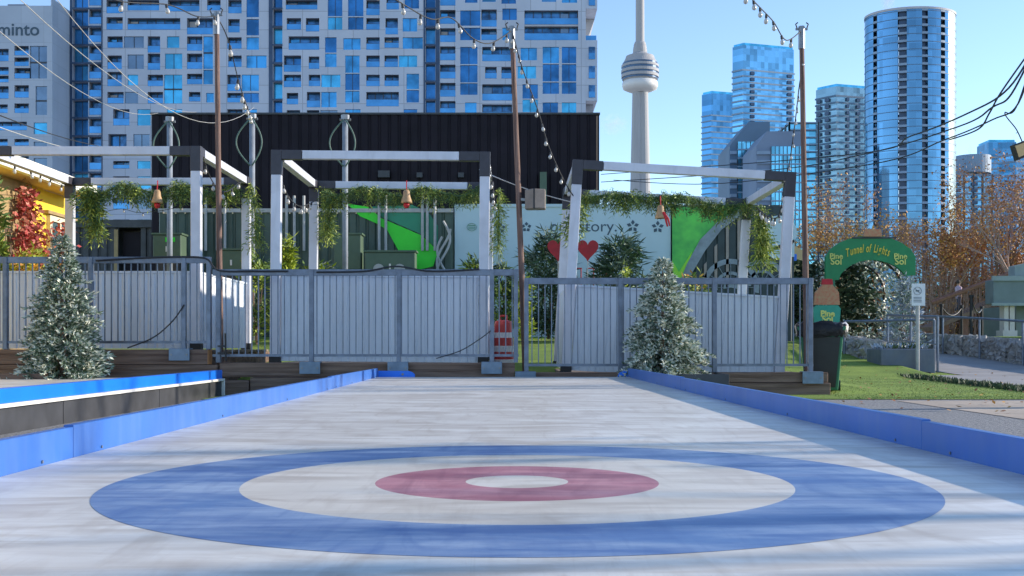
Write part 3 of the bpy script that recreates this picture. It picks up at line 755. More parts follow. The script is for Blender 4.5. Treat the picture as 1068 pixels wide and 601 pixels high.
# ---------------------------------------------------------------- containers and mural wall
def poly_px(pts,Y): return [(PX(x,Y),PZ(y,Y)) for x,y in pts]
YC=26.0
r=empty('green_container',(PX(320,YC),YC,.5)); tag(r,'long dark green service container with a bright green light ray mural','container')
b=MB(); b.corr(PX(166,YC),PX(473,YC),.45,PZ(222,YC),YC,.22,.035); b.build('ribbed_wall','dark_green',r)
b=MB(); b.box(PX(166,YC),PX(473,YC),YC+.03,YC+2.4,.45,PZ(223,YC)); b.build('body','dark_green',r)
b=MB(); b.box(PX(166,YC),PX(473,YC),YC-.09,YC-.04,PZ(222,YC),PZ(218,YC)); b.build('top_rail','cable_grey',r)
b=MB(); b.prism(poly_px([(362,213),(384,216),(398,228),(440,246),(457,262),(452,278),(428,284),(404,240),(392,233),(376,226)],YC),YC-.060,YC-.045); o=b.build('mural_ray','mural_green',r)
b=MB(); b.prism(poly_px([(386,216),(430,214),(447,222),(457,236),(457,261),(440,245),(399,227)],YC),YC-.058,YC-.047); b.build('mural_teal_shape','mural_teal',r)
b=MB()
for x in (216,228,236,300,308,318,396,403,441,446,454):
    b=MB(); b.tube([(PX(x,YC),YC-.12,PZ(262,YC)),(PX(x,YC),YC-.12,PZ(205,YC))],.035,6); b.build('conduit','cable_grey',r)
b=MB(); 
for x in (466,): 
    for k in range(3):
        pts=[]
        for q in range(12):
            t=q/11; pts.append((PX(x+k*4-3,YC)+.16*math.sin(t*5+k*1.7)-.08*k,YC-.25,PZ(232+k*8,YC)-1.3*t))
        b.tube(pts,.03,6)
b.build('hoses','cable_grey',r)
def cabinet(x0,x1,y0,y1,Y,lab,dials=0,sticker=False,legs=True):
    r=empty('equipment_cabinet',(PX((x0+x1)/2,Y),Y,.5)); tag(r,lab,'cabinet','green service cabinets before the container')
    b=MB(); b.box(PX(x0,Y),PX(x1,Y),Y-.25,Y+.2,PZ(y1,Y),PZ(y0,Y)); b.build('body','box_green',r,bevel=.02)
    b=MB(); b.box(PX(x0,Y)-.03,PX(x1,Y)+.03,Y-.28,Y+.22,PZ(y0,Y)+.001,PZ(y0,Y)+.04); b.build('lid','box_green',r)
    b=MB(); xm=PX((x0+x1)/2,Y); b.box(xm-.02,xm+.02,Y-.27,Y-.252,PZ((y0+y1)/2,Y)-.1,PZ((y0+y1)/2,Y)+.02); b.build('handle','drum_white',r)
    for d in range(dials):
        b=MB(); p=P(lerp(x0,x1,.25+.42*d/ max(1,dials-1) if dials>1 else .5),(y0+y1)/2+4,Y-.26); b.tube([p,p-Vector((0,.03,0))],.12,16); b.build('dial','cable_grey',r)
    if sticker:
        b=MB(); p=P((x0+x1)/2,y0+4,Y-.26); b.box(p.x-.11,p.x+.11,p.y-.006,p.y,p.z-.05,p.z+.05); b.build('sticker','mural_green',r)
    b=MB(); b.box(PX(x0,Y)+.05,PX(x1,Y)-.05,Y-.2,Y+.15,.35,PZ(y1,Y)-.001); b.build('plinth','black_panel',r)
cabinet(163,192,246,272,25,'dark green cabinet with a small bright green sticker behind the left cabana',0,True)
cabinet(232,256,262,284,25,'plain low green cabinet behind the post of the left cabana')
cabinet(350,378,246,282,25,'tall narrow green cabinet before the left tip of the green ray')
cabinet(382,434,264,290,24.8,'wide green cabinet with two round dials below the green ray',2)
# pale blue container with lettering
r=empty('pale_container',(PX(588,YC),YC,.5)); tag(r,'pale blue container wall with dark lettering and small drawn icons','container')
b=MB(); b.box(PX(474,YC),PX(700,YC),YC,YC+2.4,.45,PZ(213,YC)); b.build('body','mint',r,bevel=.02)
b=MB(); b.box(PX(474,YC),PX(700,YC),YC-.03,YC-.002,PZ(216,YC),PZ(213,YC)); 
b.build('top_trim','mint',r)
text_mesh('our story.',.37,r,(PX(573,YC),YC-.002,PZ(241.5,YC)),'ink','lettering',ext=.003,sx=1.06)
for (x,y,k) in ((492,237,0),(522,238,1),(549,237,1),(660,236,2),(686,237,2)):
    b=MB(); c=P(x,y,YC-.008)
    if k==0:
        for q in range(12):
            a=q*math.pi/6; d=Vector((math.cos(a),0,math.sin(a)*.8)); d2=Vector((math.cos(a+.52),0,math.sin(a+.52)*.8)); b.beam(c+d*.11,c+d2*.11,.006,.02,0,up=(0,1,0))
        for z_ in (-.04,0,.04): b.box(c.x-.08,c.x+.08,c.y-.003,c.y+.003,c.z+z_-.007,c.z+z_+.007)
    else:
        for q in range(5):
            a=q*2*math.pi/5+.3; d=Vector((math.cos(a),0,math.sin(a)))
            b.leaf(c+d*.03,d,.12 if k==2 else .09,.09,0,Vector((0,1,0)))
    b.build('drawn_icon','ink' if k else 'mural_teal',r)
# hearts
for x,lab in ((582,'red heart shaped board left of the leaning cabana post'),(613,'red heart shaped board right of the leaning cabana post')):
    c=P(x,260,22.9); r=empty('heart_sign',P(x,300,22.9)); tag(r,lab,'heart sign','red heart boards before the pale container')
    b=MB(); pts=[]
    w,h_=.22,.235
    for q in range(28):
        a=2*math.pi*q/28; X=math.sin(a)**3*w; Zz=(.8125*math.cos(a)-.3125*math.cos(2*a)-.125*math.cos(3*a)-.0625*math.cos(4*a))*h_
        pts.append((c.x+X,c.z+Zz*1.05))
    b.prism(pts,22.88,22.93); b.build('heart','red_heart',r)
    b=MB(); b.tube([(c.x,22.91,c.z-.23),(c.x,22.91,terr(c.x,22.9))],.008,6); b.build('stake','cable_grey',r)
# thin letter shapes standing at the pale wall (unreadable frame letters)
r=empty('metal_letterforms',P(620,300,24.9)); tag(r,'thin grey and red metal frame trellis below the hearts','letterforms')
b=MB()
for k,x in enumerate((583,590,600,606,612,619,626,632,637)):
    b.tube([P(x,280,24.9),P(x,300,24.9)],.014,5,k%2)
    if k%2: b.tube([P(x-6,280,24.9),P(x+1,280,24.9)],.014,5,k%2)
    else: b.tube([P(x-3,289,24.9),P(x+3,289,24.9)],.014,5,k%2)
b.tube([P(580,300,24.9),P(640,300,24.9)],.014,5); b.tube([P(600,300,24.9),P(600,345,24.9)],.02,5); b.tube([P(632,300,24.9),P(632,345,24.9)],.02,5)
b.build('frame',['cable_grey','red'],r)
# mural container at right
r=empty('mural_container',(PX(765,YC),YC,.5)); tag(r,'ribbed container with a green mural, grey arc and drawn wheel behind the leaning cabana','container')
b=MB(); b.box(PX(701,YC),PX(828,YC),YC+.03,YC+2.4,.45,PZ(214,YC)); b.build('body','mural_dark',r)
b=MB(); b.corr(PX(701,YC),PX(828,YC),.45,PZ(214,YC),YC,.25,.03); b.build('ribbed_wall','mural_dark',r)
Ym=YC-.035
b=MB(); b.prism(poly_px([(701,216),(772,216),(748,240),(728,265),(716,291),(709,298),(701,292)],Ym),Ym-.02,Ym-.004); b.build('mural_green_field','mural_mid',r)
b=MB(); b.prism(poly_px([(701,272),(708,284),(722,262),(715,288),(709,297),(701,292)],Ym),Ym-.03,Ym-.021); b.build('mural_lime_tip','mural_lime',r)
b=MB(); b.prism(poly_px([(708,296),(716,276),(730,250),(748,232),(770,218),(776,222),(752,240),(735,262),(722,284),(715,299)],Ym),Ym-.04,Ym-.031); b.build('mural_arc','mural_grey',r)
b=MB()
for x in (723,734,745,757,769): b.prism(poly_px([(x,max(300-(x-720)*1.7,228)),(x+3,max(297-(x-720)*1.7,226)),(x+3,300),(x,300)],Ym),Ym-.02,Ym-.004)
b.build('mural_bars','mural_tan',r)
for (x,y,rr_) in ((762,300,30),(795,296,26)):
    b=MB(); c=P(x,y,Ym-.02)
    for r0,r1 in ((rr_*.0,rr_*.25),(rr_*.45,rr_*.56),(rr_*.82,rr_*1.0)):
        k=YC/F
        for q in range(32):
            a=2*math.pi*q/32; a2=2*math.pi*(q+1)/32
            if math.sin((a+a2)/2)<-.12: continue
            b.face([c+Vector((r0*k*math.cos(a),0,r0*k*math.sin(a))),c+Vector((r1*k*math.cos(a),0,r1*k*math.sin(a))),c+Vector((r1*k*math.cos(a2),0,r1*k*math.sin(a2))),c+Vector((r0*k*math.cos(a2),0,r0*k*math.sin(a2)))])
    for q in range(7):
        a=q*math.pi/6; d=Vector((math.cos(a),0,math.sin(a))); b.beam(c+d*rr_*.25*YC/F,c+d*rr_*.82*YC/F,.01,.05,0,up=(0,1,0))
    b.build('mural_wheel','mural_grey',r)
b=MB(); b.prism([(PX(812,Ym)+.42*math.cos(a*math.pi/12),PZ(243,Ym)+.40*math.sin(a*math.pi/12)) for a in range(24)],Ym-.05,Ym-.041); b.build('mural_white_oval','mint',r)
b=MB(); b.prism(poly_px([(796,262),(806,258),(828,250),(828,268),(806,270)],Ym),Ym-.05,Ym-.041); b.build('mural_white_patch','mint',r)

# black building
YB=34.
r=empty('black_building',(PX(390,YB),YB,.6)); tag(r,'long black building clad in vertical ribbed metal below the apartment block','building')
b=MB(); b.corr(PX(158,YB),PX(625,YB),.55,PZ(119,YB),YB,.30,.04); b.build('ribbed_wall','black_clad',r)
b=MB(); b.box(PX(158,YB),PX(625,YB),YB+.03,YB+14,.55,PZ(119,YB)-.01); b.build('body','black_clad',r)
b=MB(); b.box(PX(158,YB)-.02,PX(625,YB)+.02,YB-.08,YB+.1,PZ(120,YB),PZ(118,YB)); b.build('roof_edge','black_panel',r)
b=MB(); b.box(PX(563,YB-.1),PX(570,YB-.1),YB-.3,YB-.06,PZ(260,YB),PZ(181,YB)); b.build('vent_duct','box_green',r)
b=MB(); 
for x in (395,): b.box(PX(x,YB),PX(x+12,YB),YB-.2,YB-.06,PZ(186,YB),PZ(179,YB))
for x in (435,478,): b.box(PX(x,YB),PX(x+6,YB),YB-.2,YB-.06,PZ(186,YB),PZ(181,YB))
b.build('wall_lamp','black_panel',r)
r=empty('dark_annex',(PX(122,YB),YB,.6)); tag(r,'low dark annex with a black doorway left of the green cabinets','building')
b=MB(); b.corr(PX(60,YB),PX(118,YB),.55,PZ(236,YB),YB+.5,.3,.05); b.corr(PX(141,YB),PX(157.5,YB),.55,PZ(236,YB),YB+.5,.3,.05)
b.box(PX(60,YB),PX(157.5,YB),YB+1.2,YB+6,.55,PZ(228,YB)); b.box(PX(60,YB),PX(157.5,YB),YB+.35,YB+1.19,PZ(236,YB),PZ(228,YB)); b.build('wall','black_panel',r)
b=MB(); b.box(PX(120,YB),PX(140,YB),YB+.7,YB+.8,.55,PZ(240,YB)); b.build('door','black_clad',r)
b=MB(); b.box(PX(114,YB),PX(118,YB),YB+.40,YB+.44,.55,PZ(238,YB)); b.build('door_frame','tan',r)

# ---------------------------------------------------------------- shrubs
def shrub(cx,cy,hh,w,n,l,mats,wts,label,name='shrub',cat='shrub',shape='ball',group=None,z0=None,lw=.25,seed=0,stem=True):
    rr=random.Random(int(cx*100+cy)+seed)
    z0=terr(cx,cy) if z0 is None else z0
    r=empty(name,(cx,cy,z0)); tag(r,label,cat,group)
    if stem:
        b=MB()
        for k in range(5):
            a=k*1.3; b.tube([(cx,cy,z0),(cx+w*.18*math.cos(a),cy+w*.18*math.sin(a),z0+hh*.6)],[.025,.008],5)
        b.build('stem','bark',r)
    ch=[i for i,k in enumerate(wts) for _ in range(k)]
    cl=[]
    for k in range(max(8,n//22)):
        t=rr.random(); a=rr.uniform(0,6.28)
        rad=w/2*(math.sqrt(max(0,1-(2*t-1)**2)) if shape=='ball' else (1-t)*.95+.05 if shape=='cone' else 1 if shape=='box' else .4+.6*t)
        q=rad*math.sqrt(rr.random()); cl.append((Vector((cx+q*math.cos(a),cy+q*math.sin(a)*.8,z0+.08*hh+t*hh*.86)),rr.choice(ch),Vector((math.cos(a),math.sin(a),.0))))
    b=MB()
    for k in range(n):
        c,mi,o=rr.choice(cl); p=c+Vector((rr.gauss(0,w*.075),rr.gauss(0,w*.075),rr.gauss(0,hh*.04)))
        d=o*.7+Vector((rr.uniform(-1,1),rr.uniform(-1,1),rr.uniform(-.5,1)))
        b.leaf(p,d,l*rr.uniform(.6,1.3),l*lw,mi if rr.random()<.7 else rr.choice(ch),Vector((rr.uniform(-1,1),rr.uniform(-1,1),rr.uniform(-1,1))))
    b.build('foliage',list(mats),r)
G='shrubs planted before the containers'
def sp(x,y0,y1,Y,wpx,n,l,mats,wts,lab,**k):
    cx=PX(x,Y); z=PZ(y0,Y); z0=min(PZ(y1,Y),terr(cx,Y)+.05); shrub(cx,Y,z-z0,wpx*Y/F,n,l,mats,wts,lab,z0=z0,**k)
sp(299,248,305,22,38,2000,.16,('lime_leaf','garland_yellow','garland_mid'),(3,3,2),'golden cone shaped conifer behind the left post of the middle cabana',shape='cone',group=G)
sp(268,262,345,21,30,1100,.16,('garland_mid','garland_yellow','shrub_dark'),(4,2,2),'loose mixed green shrub in the gap between the left and middle cabana',group=G)
sp(330,272,345,23,60,1000,.18,('shrub_dark','lime_leaf','garland_mid'),(3,1,3),'low spreading shrub behind the left half of the middle cabana',group=G)
sp(495,268,345,23,40,800,.18,('garland_mid','garland_yellow','shrub_dark'),(3,2,2),'low yellow green shrub behind the right end of the middle cabana',group=G)
sp(524,275,340,22,26,1000,.17,('shrub_dark','garland_mid','lime_leaf'),(4,3,1),'dark shrub behind the red and white drum',group=G)
sp(546,290,350,22,20,900,.14,('lime_leaf','garland_yellow'),(5,2),'bright lime shrub behind the middle wooden pole',group=G)
sp(572,242,350,23.5,50,2600,.26,('shrub_dark','shrub_pale','garland'),(4,2,2),'large dark shrub with long blades left of the red hearts',group=G,lw=.13)
sp(646,245,350,23.5,48,2600,.26,('shrub_dark','shrub_pale','garland'),(4,2,2),'large dark shrub with long blades right of the red hearts',group=G,lw=.13)
sp(720,284,350,23,40,700,.16,('garland_yellow','garland_mid','leaf_orange'),(3,3,1),'yellow green shrub behind the top of the flocked spruce',group=G)
sp(650,275,300,22.6,18,260,.12,('lime_leaf','garland_yellow'),(4,2),'small lime shrub below the right heart shrub',group=G)
# hedge behind pole
r_=shrub(PX(845,33),33,PZ(272,33)-.6,3.4,5000,.22,('hedge','hedge_mid'),(4,2),'dark green hedge behind the right wooden pole','hedge','hedge',shape='box',z0=.6,lw=.5)
sp(838,300,350,30,30,1500,.2,('hedge','hedge_mid'),(3,2),'lower dark shrub before the hedge beside the arch',shape='box')
# plant at the extreme left
sp(-6,188,345,16.6,16,1300,.17,('garland','garland_mid','garland_yellow'),(4,3,1),'tall narrow evergreen cut by the left photo edge',shape='box')

# ---------------------------------------------------------------- yellow house
HX=-8.80
r=empty('yellow_house',(HX-3,19,0)); tag(r,'yellow house at left with a white roof edge and tan eave','house')
b=MB(); b.box(HX-7,HX,10,22.4,-.2,3.28); b.build('wall','yellow',r)
b=MB(); b.box(HX-7.2,HX+.62,9.5,22.0,3.42,3.50); b.build('roof','fascia',r)
b=MB(); b.box(HX+.50,HX+.62,9.5,22.0,3.26,3.418); b.build('fascia','fascia',r)
b=MB(); b.box(HX+.002,HX+.498,9.6,21.95,3.281,3.40); b.build('soffit','soffit',r)
b=MB(); b.box(HX+.002,HX+.05,18.9,20.35,0,3.28)
for k in range(7): b.box(HX+.051,HX+.08,19.75,20.15,2.65+k*.07,2.69+k*.07)
b.build('louvre_panel','tan',r)
def hwin(y0,y1,z0,z1):
    b=MB(); x=HX
    b.box(x+.001,x+.07,y0-.1,y0,z0-.1,z1+.1); b.box(x+.001,x+.07,y1,y1+.1,z0-.1,z1+.1); b.box(x+.001,x+.07,y0+.001,y1-.001,z1,z1+.1); b.box(x+.001,x+.07,y0+.001,y1-.001,z0-.1,z0)
    ym=(y0+y1)/2; b.box(x+.001,x+.06,ym-.03,ym+.03,z0+.001,z1-.001)
    for k in (1,2,3): z=lerp(z0,z1,k/4); b.box(x+.001,x+.05,y0+.001,ym-.031,z-.02,z+.02); b.box(x+.001,x+.05,ym+.031,y1-.001,z-.02,z+.02)
    w=b.build('window','cream',r); b=MB(); b.box(x+.001,x+.03,y0+.001,y1-.001,z0+.001,z1-.001); b.build('pane','pane_dark',w)
hwin(21.2,22.05,1.1,2.72)
hwin(16.2,17.2,1.1,2.6)
b=MB(); 
b.box(HX+.001,HX+.10,20.95,22.35,2.84,2.9); b.build('window_hood','tan',r)
# red ivy
def ivy(y0,y1,z0,z1,n,lab,seed,prof):
    rr=random.Random(seed); r=empty('red_vine',(HX+.2,(y0+y1)/2,0)); tag(r,lab,'climbing plant','red climbing plants on the yellow house')
    b=MB(); 
    for k in range(5):
        ya=rr.uniform(y0,y1); b.tube([(HX+.09,ya,.3),(HX+.12,ya+rr.uniform(-.2,.2),z1*.5),(HX+.09,ya+rr.uniform(-.2,.2),z1*.8)],[.03,.015,.008],5)
    b.build('stem','bark',r)
    b=MB(); 
    c=[]
    while len(c)<n//14:
        t=rr.random(); y=rr.uniform(y0,y1)
        if abs(y-lerp((y0+y1)/2,y0+.38*(y1-y0),t))*2/(y1-y0)<prof(t): c.append((y,z0+t*(z1-z0)))
    for k in range(n):
        y,z=rr.choice(c); p=(HX+.13+abs(rr.gauss(0,.10)),y+rr.gauss(0,.09),z+rr.gauss(0,.09))
        b.leaf(p,(rr.uniform(-.2,1),rr.uniform(-1,1),rr.uniform(-1,.4)),rr.uniform(.07,.14),.07,0 if rr.random()<.62 else 1,Vector((rr.uniform(-1,1),rr.uniform(-1,1),rr.uniform(-1,1))))
    b.build('foliage',['ivy','ivy_light'],r)
ivy(18.9,21.2,.8,3.08,2300,'large red climbing plant on the yellow house beside the tan panel',4,lambda t:.95-.75*t**.8)
ivy(20.9,21.9,.8,2.6,700,'small red climbing plant beside the white house window',9,lambda t:.9-.6*t)
shrub(HX+.5,19.2,1.3,1.2,900,.16,('lime_leaf','garland_yellow','leaf_orange'),(3,2,1),'lime yellow shrub at the foot of the red climbing plant',z0=.7)

# ---------------------------------------------------------------- facades
GL=['g1','g2','g3','g4']
def facade(name,loc,Z,x0,x1,y0,y1,ops,wallm,label,cat='apartment building',depth=25,extra=None,flr=3.05,seed=1,back=True,maxp=100,vis=lambda o:True):
    rr=random.Random(seed); r=empty(name,(PX((x0+x1)/2,Z),Z,.6)); tag(r,label,cat)
    k=Z/F
    xs=sorted(set([x0,x1]+[o[0] for o in ops]+[o[1] for o in ops])); ys=sorted(set([y0,y1]+[o[2] for o in ops]+[o[3] for o in ops]))
    b=MB()
    for j in range(len(ys)-1):
        run=None; yc=(ys[j]+ys[j+1])/2
        for i in range(len(xs)):
            solid=False
            if i<len(xs)-1:
                xc=(xs[i]+xs[i+1])/2; solid=not any(o[0]<xc<o[1] and o[2]<yc<o[3] for o in ops)
            if solid and run is None: run=xs[i]
            if not solid and run is not None:
                a,c=P(run,ys[j+1],Z),P(xs[i],ys[j],Z)
                b.face([(a.x,Z,a.z),(c.x,Z,a.z),(c.x,Z,c.z),(a.x,Z,c.z)]); run=None
    a,c=P(x0,y1,Z),P(x1,y0,Z)
    yb=Z+depth
    b.face([(c.x,Z,a.z),(c.x,yb,a.z),(c.x,yb,c.z),(c.x,Z,c.z)]); b.face([(a.x,yb,a.z),(a.x,Z,a.z),(a.x,Z,c.z),(a.x,yb,c.z)])
    b.face([(a.x,Z,c.z),(c.x,Z,c.z),(c.x,yb,c.z),(a.x,yb,c.z)]); b.face([(c.x,yb,a.z),(a.x,yb,a.z),(a.x,yb,c.z),(c.x,yb,c.z)])
    b.build('wall',wallm,r)
    vis_ops=[o for o in ops if o[3]>0 and vis(o)]; vis_ops.sort(key=lambda o:-(o[1]-o[0])*(o[3]-max(0,o[2])))
    ind=set(id(o) for o in vis_ops[:maxp]); rest=MB(); mats=[wallm,'reveal','mull','slab','g1','g2','g3','g4','balc','guard','strip']
    for o in ops:
        m=MB() if id(o) in ind else rest
        X0,X1=PX(o[0],Z),PX(o[1],Z); z1,z0=PZ(o[2],Z),PZ(o[3],Z); t=o[4]
        d={'g':.25,'b':1.15,'s':.9,'w':1.0}[t]; Y0=Z; Y1=Z+d; rm=0 if t=='g' else 1
        m.face([(X0,Y0,z0),(X0,Y1,z0),(X0,Y1,z1),(X0,Y0,z1)],rm); m.face([(X1,Y1,z0),(X1,Y0,z0),(X1,Y0,z1),(X1,Y1,z1)],rm)
        m.face([(X0,Y0,z0),(X1,Y0,z0),(X1,Y1,z0),(X0,Y1,z0)],3); m.face([(X0,Y1,z1),(X1,Y1,z1),(X1,Y0,z1),(X0,Y0,z1)],rm)
        n=max(1,int(round((X1-X0)/1.5)))
        if t in 'gs':
            g=4+rr.choice((0,0,0,1,1,2,2,3)) if t=='g' else rr.choice((4,5,5))
            if len(o)>5: g=o[5]
            rows=max(1,int(round((z1-z0)/flr)))
            for q in range(n):
                for w in range(rows):
                    gg=g if rr.random()<.8 else (4+rr.choice((0,1,2)))
                    if len(o)>5: gg=g
                    ty=rr.uniform(-.012,.012)
                    m.face([(lerp(X0,X1,q/n),Y1+ty,lerp(z0,z1,w/rows)),(lerp(X0,X1,(q+1)/n),Y1-ty,lerp(z0,z1,w/rows)),(lerp(X0,X1,(q+1)/n),Y1-ty,lerp(z0,z1,(w+1)/rows)),(lerp(X0,X1,q/n),Y1+ty,lerp(z0,z1,(w+1)/rows))],gg)
            for q in range(1,n): x=lerp(X0,X1,q/n); m.box(x-.04,x+.04,Y1-.08,Y1-.015,z0,z1,2)
            for w in range(1,rows): z=lerp(z0,z1,w/rows); m.box(X0,X1,Y1-.1,Y1-.014,z-.12,z+.12,2)
        else:
            m.face([(X0,Y1,z0),(X1,Y1,z0),(X1,Y1,z1),(X0,Y1,z1)],8)
            for q in range(n+1):
                x=min(max(lerp(X0,X1,q/n),X0+.06),X1-.06); m.box(x-.06,x+.06,Y1-.1,Y1-.01,z0,z1,2)
            if n>1 and rr.random()<.6:
                q=rr.randrange(n); m.box(lerp(X0,X1,q/n)+.1,lerp(X0,X1,(q+1)/n)-.1,Y1-.06,Y1-.012,z0+.1,z1-.3,rr.choice((4,5,7,3)))
            gh=min(1.15,(z1-z0)*.5); m.box(X0,X1,Z+.08,Z+.11,z0+.05,z0+gh,9); m.box(X0,X1,Z+.06,Z+.13,z0+gh+.001,z0+gh+.05,2)
            if t=='w':
                rows=2
                for w in (1,): z=lerp(z0,z1,w/rows); m.box(X0,X1,Z+.1,Y1,z-.15,z+.15,3); m.box(X0,X1,Z+.14,Z+.17,z+.2,z+1.2,9)
        if m is not rest: m.build('window',mats,r)
    if rest.v:
        o=rest.build('window',mats,r); o['kind']='stuff'
    return r
A="""111 128 0 14 b;111 128 18 31 b;133 166 0 11 b;175 208 0 12 b;133 188 19 31 b;195 222 19 36 b;112 128 38 50 b;129 150 38 50 g 7;154 167 38 55 b;174 187 38 50 g 6
195 211 38 53 b;212 222 38 72 g 4;112 127 58 72 b;133 150 57 72 g 7;154 167 56 73 b;172 190 56 72 g 6;195 211 56 72 b;112 127 75 90 b;133 144 78 89 g 6;154 170 78 90 b
171 190 78 108 g 6;195 211 77 88 b;212 222 73 88 g 4;112 129 96 108 b;130 144 96 108 g 7;154 170 96 108 b;197 209 96 106 b;215 223 97 107 g 4;118 135 114 131 b;143 157 114 131 g 6;174 190 114 130 g 6
113 132 140 160 b;139 156 140 160 g 7;118 135 168 176 b;143 157 168 176 g;118 135 184 197 b;143 157 184 197 g 6;118 135 206 218 b;143 157 206 218 g 7;118 135 229 240 b;143 157 229 240 g 6
216 230 0 11 b;238 252 0 14 b;238 250 20 34 b;257 270 -4 18 g 5;257 270 20 37 g 5;257 270 39 52 g 4;237 252 39 51 b;238 252 58 70 b;257 278 58 71 g 4;237 251 78 95 b;252 270 78 95 g 4;237 252 97 107 b;253 270 97 107 g 5;237 253 114 126 b;255 268 114 126 g
298 331 0 10 b;299 314 19 31 b;319 333 19 33 b;342 357 -4 17 g 5;342 357 18 31 g 6;363 379 -4 17 g 5;363 379 18 31 g 5;382 396 0 16 b;382 396 19 31 b;301 333 38 52 b;339 351 39 55 g 5;339 351 56 70 g 4;358 376 40 52 g 4
360 375 58 76 g 4;360 375 77 94 g 5;360 375 95 107 g 4;382 396 39 52 b;382 396 58 70 b;382 396 78 90 b;382 416 96 111 b;296 314 58 75 b;296 314 78 91 b;322 333 59 72 b;322 334 78 90 b;335 355 78 91 g 6
299 311 97 109 b;320 334 96 112 b;335 351 96 112 g 4;299 313 115 127 b;320 333 115 127 b;334 352 115 127 g;360 376 114 127 g
403 416 -4 10 b;422 437 -4 9 g 5;402 415 19 36 b;420 435 19 33 g 4;401 416 39 50 b;420 441 39 51 g 4;401 415 58 70 b;416 435 58 70 g 6;401 416 78 90 b;424 437 77 93 g 4;424 437 94 107 g 5;421 435 114 127 g
485 498 -10 3 g 5;503 517 -10 2 g 4;523 538 -10 4 g 5;480 501 11 27 g 5;502 518 10 28 b;480 501 29 42 g 5;502 518 30 42 b;524 539 9 21 g 5;524 532 29 42 g 4;480 498 49 67 g 5;480 498 68 86 g 5;480 498 87 99 g 5;485 497 107 120 g 4
503 533 49 64 b;506 518 70 82 b;523 535 70 82 b;503 534 88 105 b;503 534 109 124 b;543 560 50 63 g 4;540 559 69 82 g 6;545 561 88 103 g 5;545 561 104 117 g 6
566 583 49 66 g 4;566 583 67 85 g 5;566 583 86 98 g 5;586 601 49 66 g 5;586 601 67 85 g 5;586 601 86 98 g 5;566 582 107 120 g 5;586 601 107 120 g 6;565 580 -10 2 b;586 602 -10 3 g 4;547 603 11 42 w"""
ops=[]
for ln in A.replace('\n',';').split(';'):
    q=ln.split(); ops.append([float(q[0]),float(q[1]),float(q[2]),float(q[3]),q[4]]+([int(q[5])] if len(q)>5 else []))
# dark glazed strips
for y in range(-10,125,19):
    ops.append([285,294.5,y+1,y+18.5,'s']); ops.append([444,454,y+1,y+18.5,'s'])
    ops.append([459,475,y+1.5,y+16,'b'])
for y in range(-10,246,19):
    ops.append([76,92,y+1,y+18,'s']); ops.append([93,105.5,y+1,y+16,'b'])
up=[]
for o in ops:
    if o[2]>=15 and o[3]<=118:
        q=list(o); q[2]-=120; q[3]-=120; up.append(q)
ops+=up
ZA=185.
apt=facade('apartment_building',None,ZA,73,611,-112,362,ops,'apt_clad','wide pale apartment block with irregular blue windows above the black building',depth=22,vis=lambda o:(o[2]<119 or (o[1]<160 and o[2]<215)))
# corner wings at the right end
for (ya,yb_,dn) in ((-112,9,'upper_wing'),(42,105,'lower_wing')):
    b=MB(); a=P(611,yb_,ZA); c=P(623,ya,ZA); b.box(a.x+.01,c.x,ZA+.02,ZA+20,a.z,c.z); w=b.build(dn,'apt_clad',apt)
    for y in rng(ya+7,yb_-16,19) if yb_-ya>30 else []:
        b=MB(); a=P(614,y+13,ZA); c=P(620.5,y,ZA); b.box(a.x,c.x,ZA-.06,ZA+.01,a.z,c.z,0); b.box(a.x,c.x,ZA-.12,ZA-.07,a.z,a.z+1,1); b.build('window',['balc','guard'],apt)
b=MB(); a=P(603.2,42,ZA); c=P(611,9,ZA)
b.box(PX(611,ZA)+.01,PX(622,ZA),ZA+.1,ZA+.16,PZ(42,ZA)+.001,PZ(37,ZA)); b.build('terrace_guard','guard',apt)
b=MB(); b.box(PX(603,ZA),PX(620,ZA),ZA+3,ZA+12,PZ(362,ZA),PZ(105.2,ZA)); b.build('lower_core','reveal',apt)
b=MB(); b.prism(poly_px([(611.2,9.2),(623,9.2),(612.5,38),(611.2,41)],ZA),ZA+6,ZA+20); b.build('sloped_soffit','conc_tower',apt)
# dark spandrel cladding of the strips
b=MB()
for (x0,x1) in ((280.5,284.5),(441.8,443.6),(454.3,458.6),(73,75.6),(105.8,107)):
    b.box(PX(x0,ZA),PX(x1,ZA),ZA-.1,ZA-.01,PZ(362,ZA),PZ(-112,ZA))
for y in range(-10,245,19):
    b.box(PX(75.7,ZA),PX(105.7,ZA),ZA-.12,ZA-.01,PZ(y+.9,ZA),PZ(y-.9,ZA))
    if y<125:
        b.box(PX(284.6,ZA),PX(294.6,ZA),ZA-.12,ZA-.01,PZ(y+.9,ZA),PZ(y-.9,ZA)); b.box(PX(443.7,ZA),PX(454.2,ZA),ZA-.12,ZA-.01,PZ(y+.9,ZA),PZ(y-.9,ZA))
b.build('dark_spandrel','strip',apt)
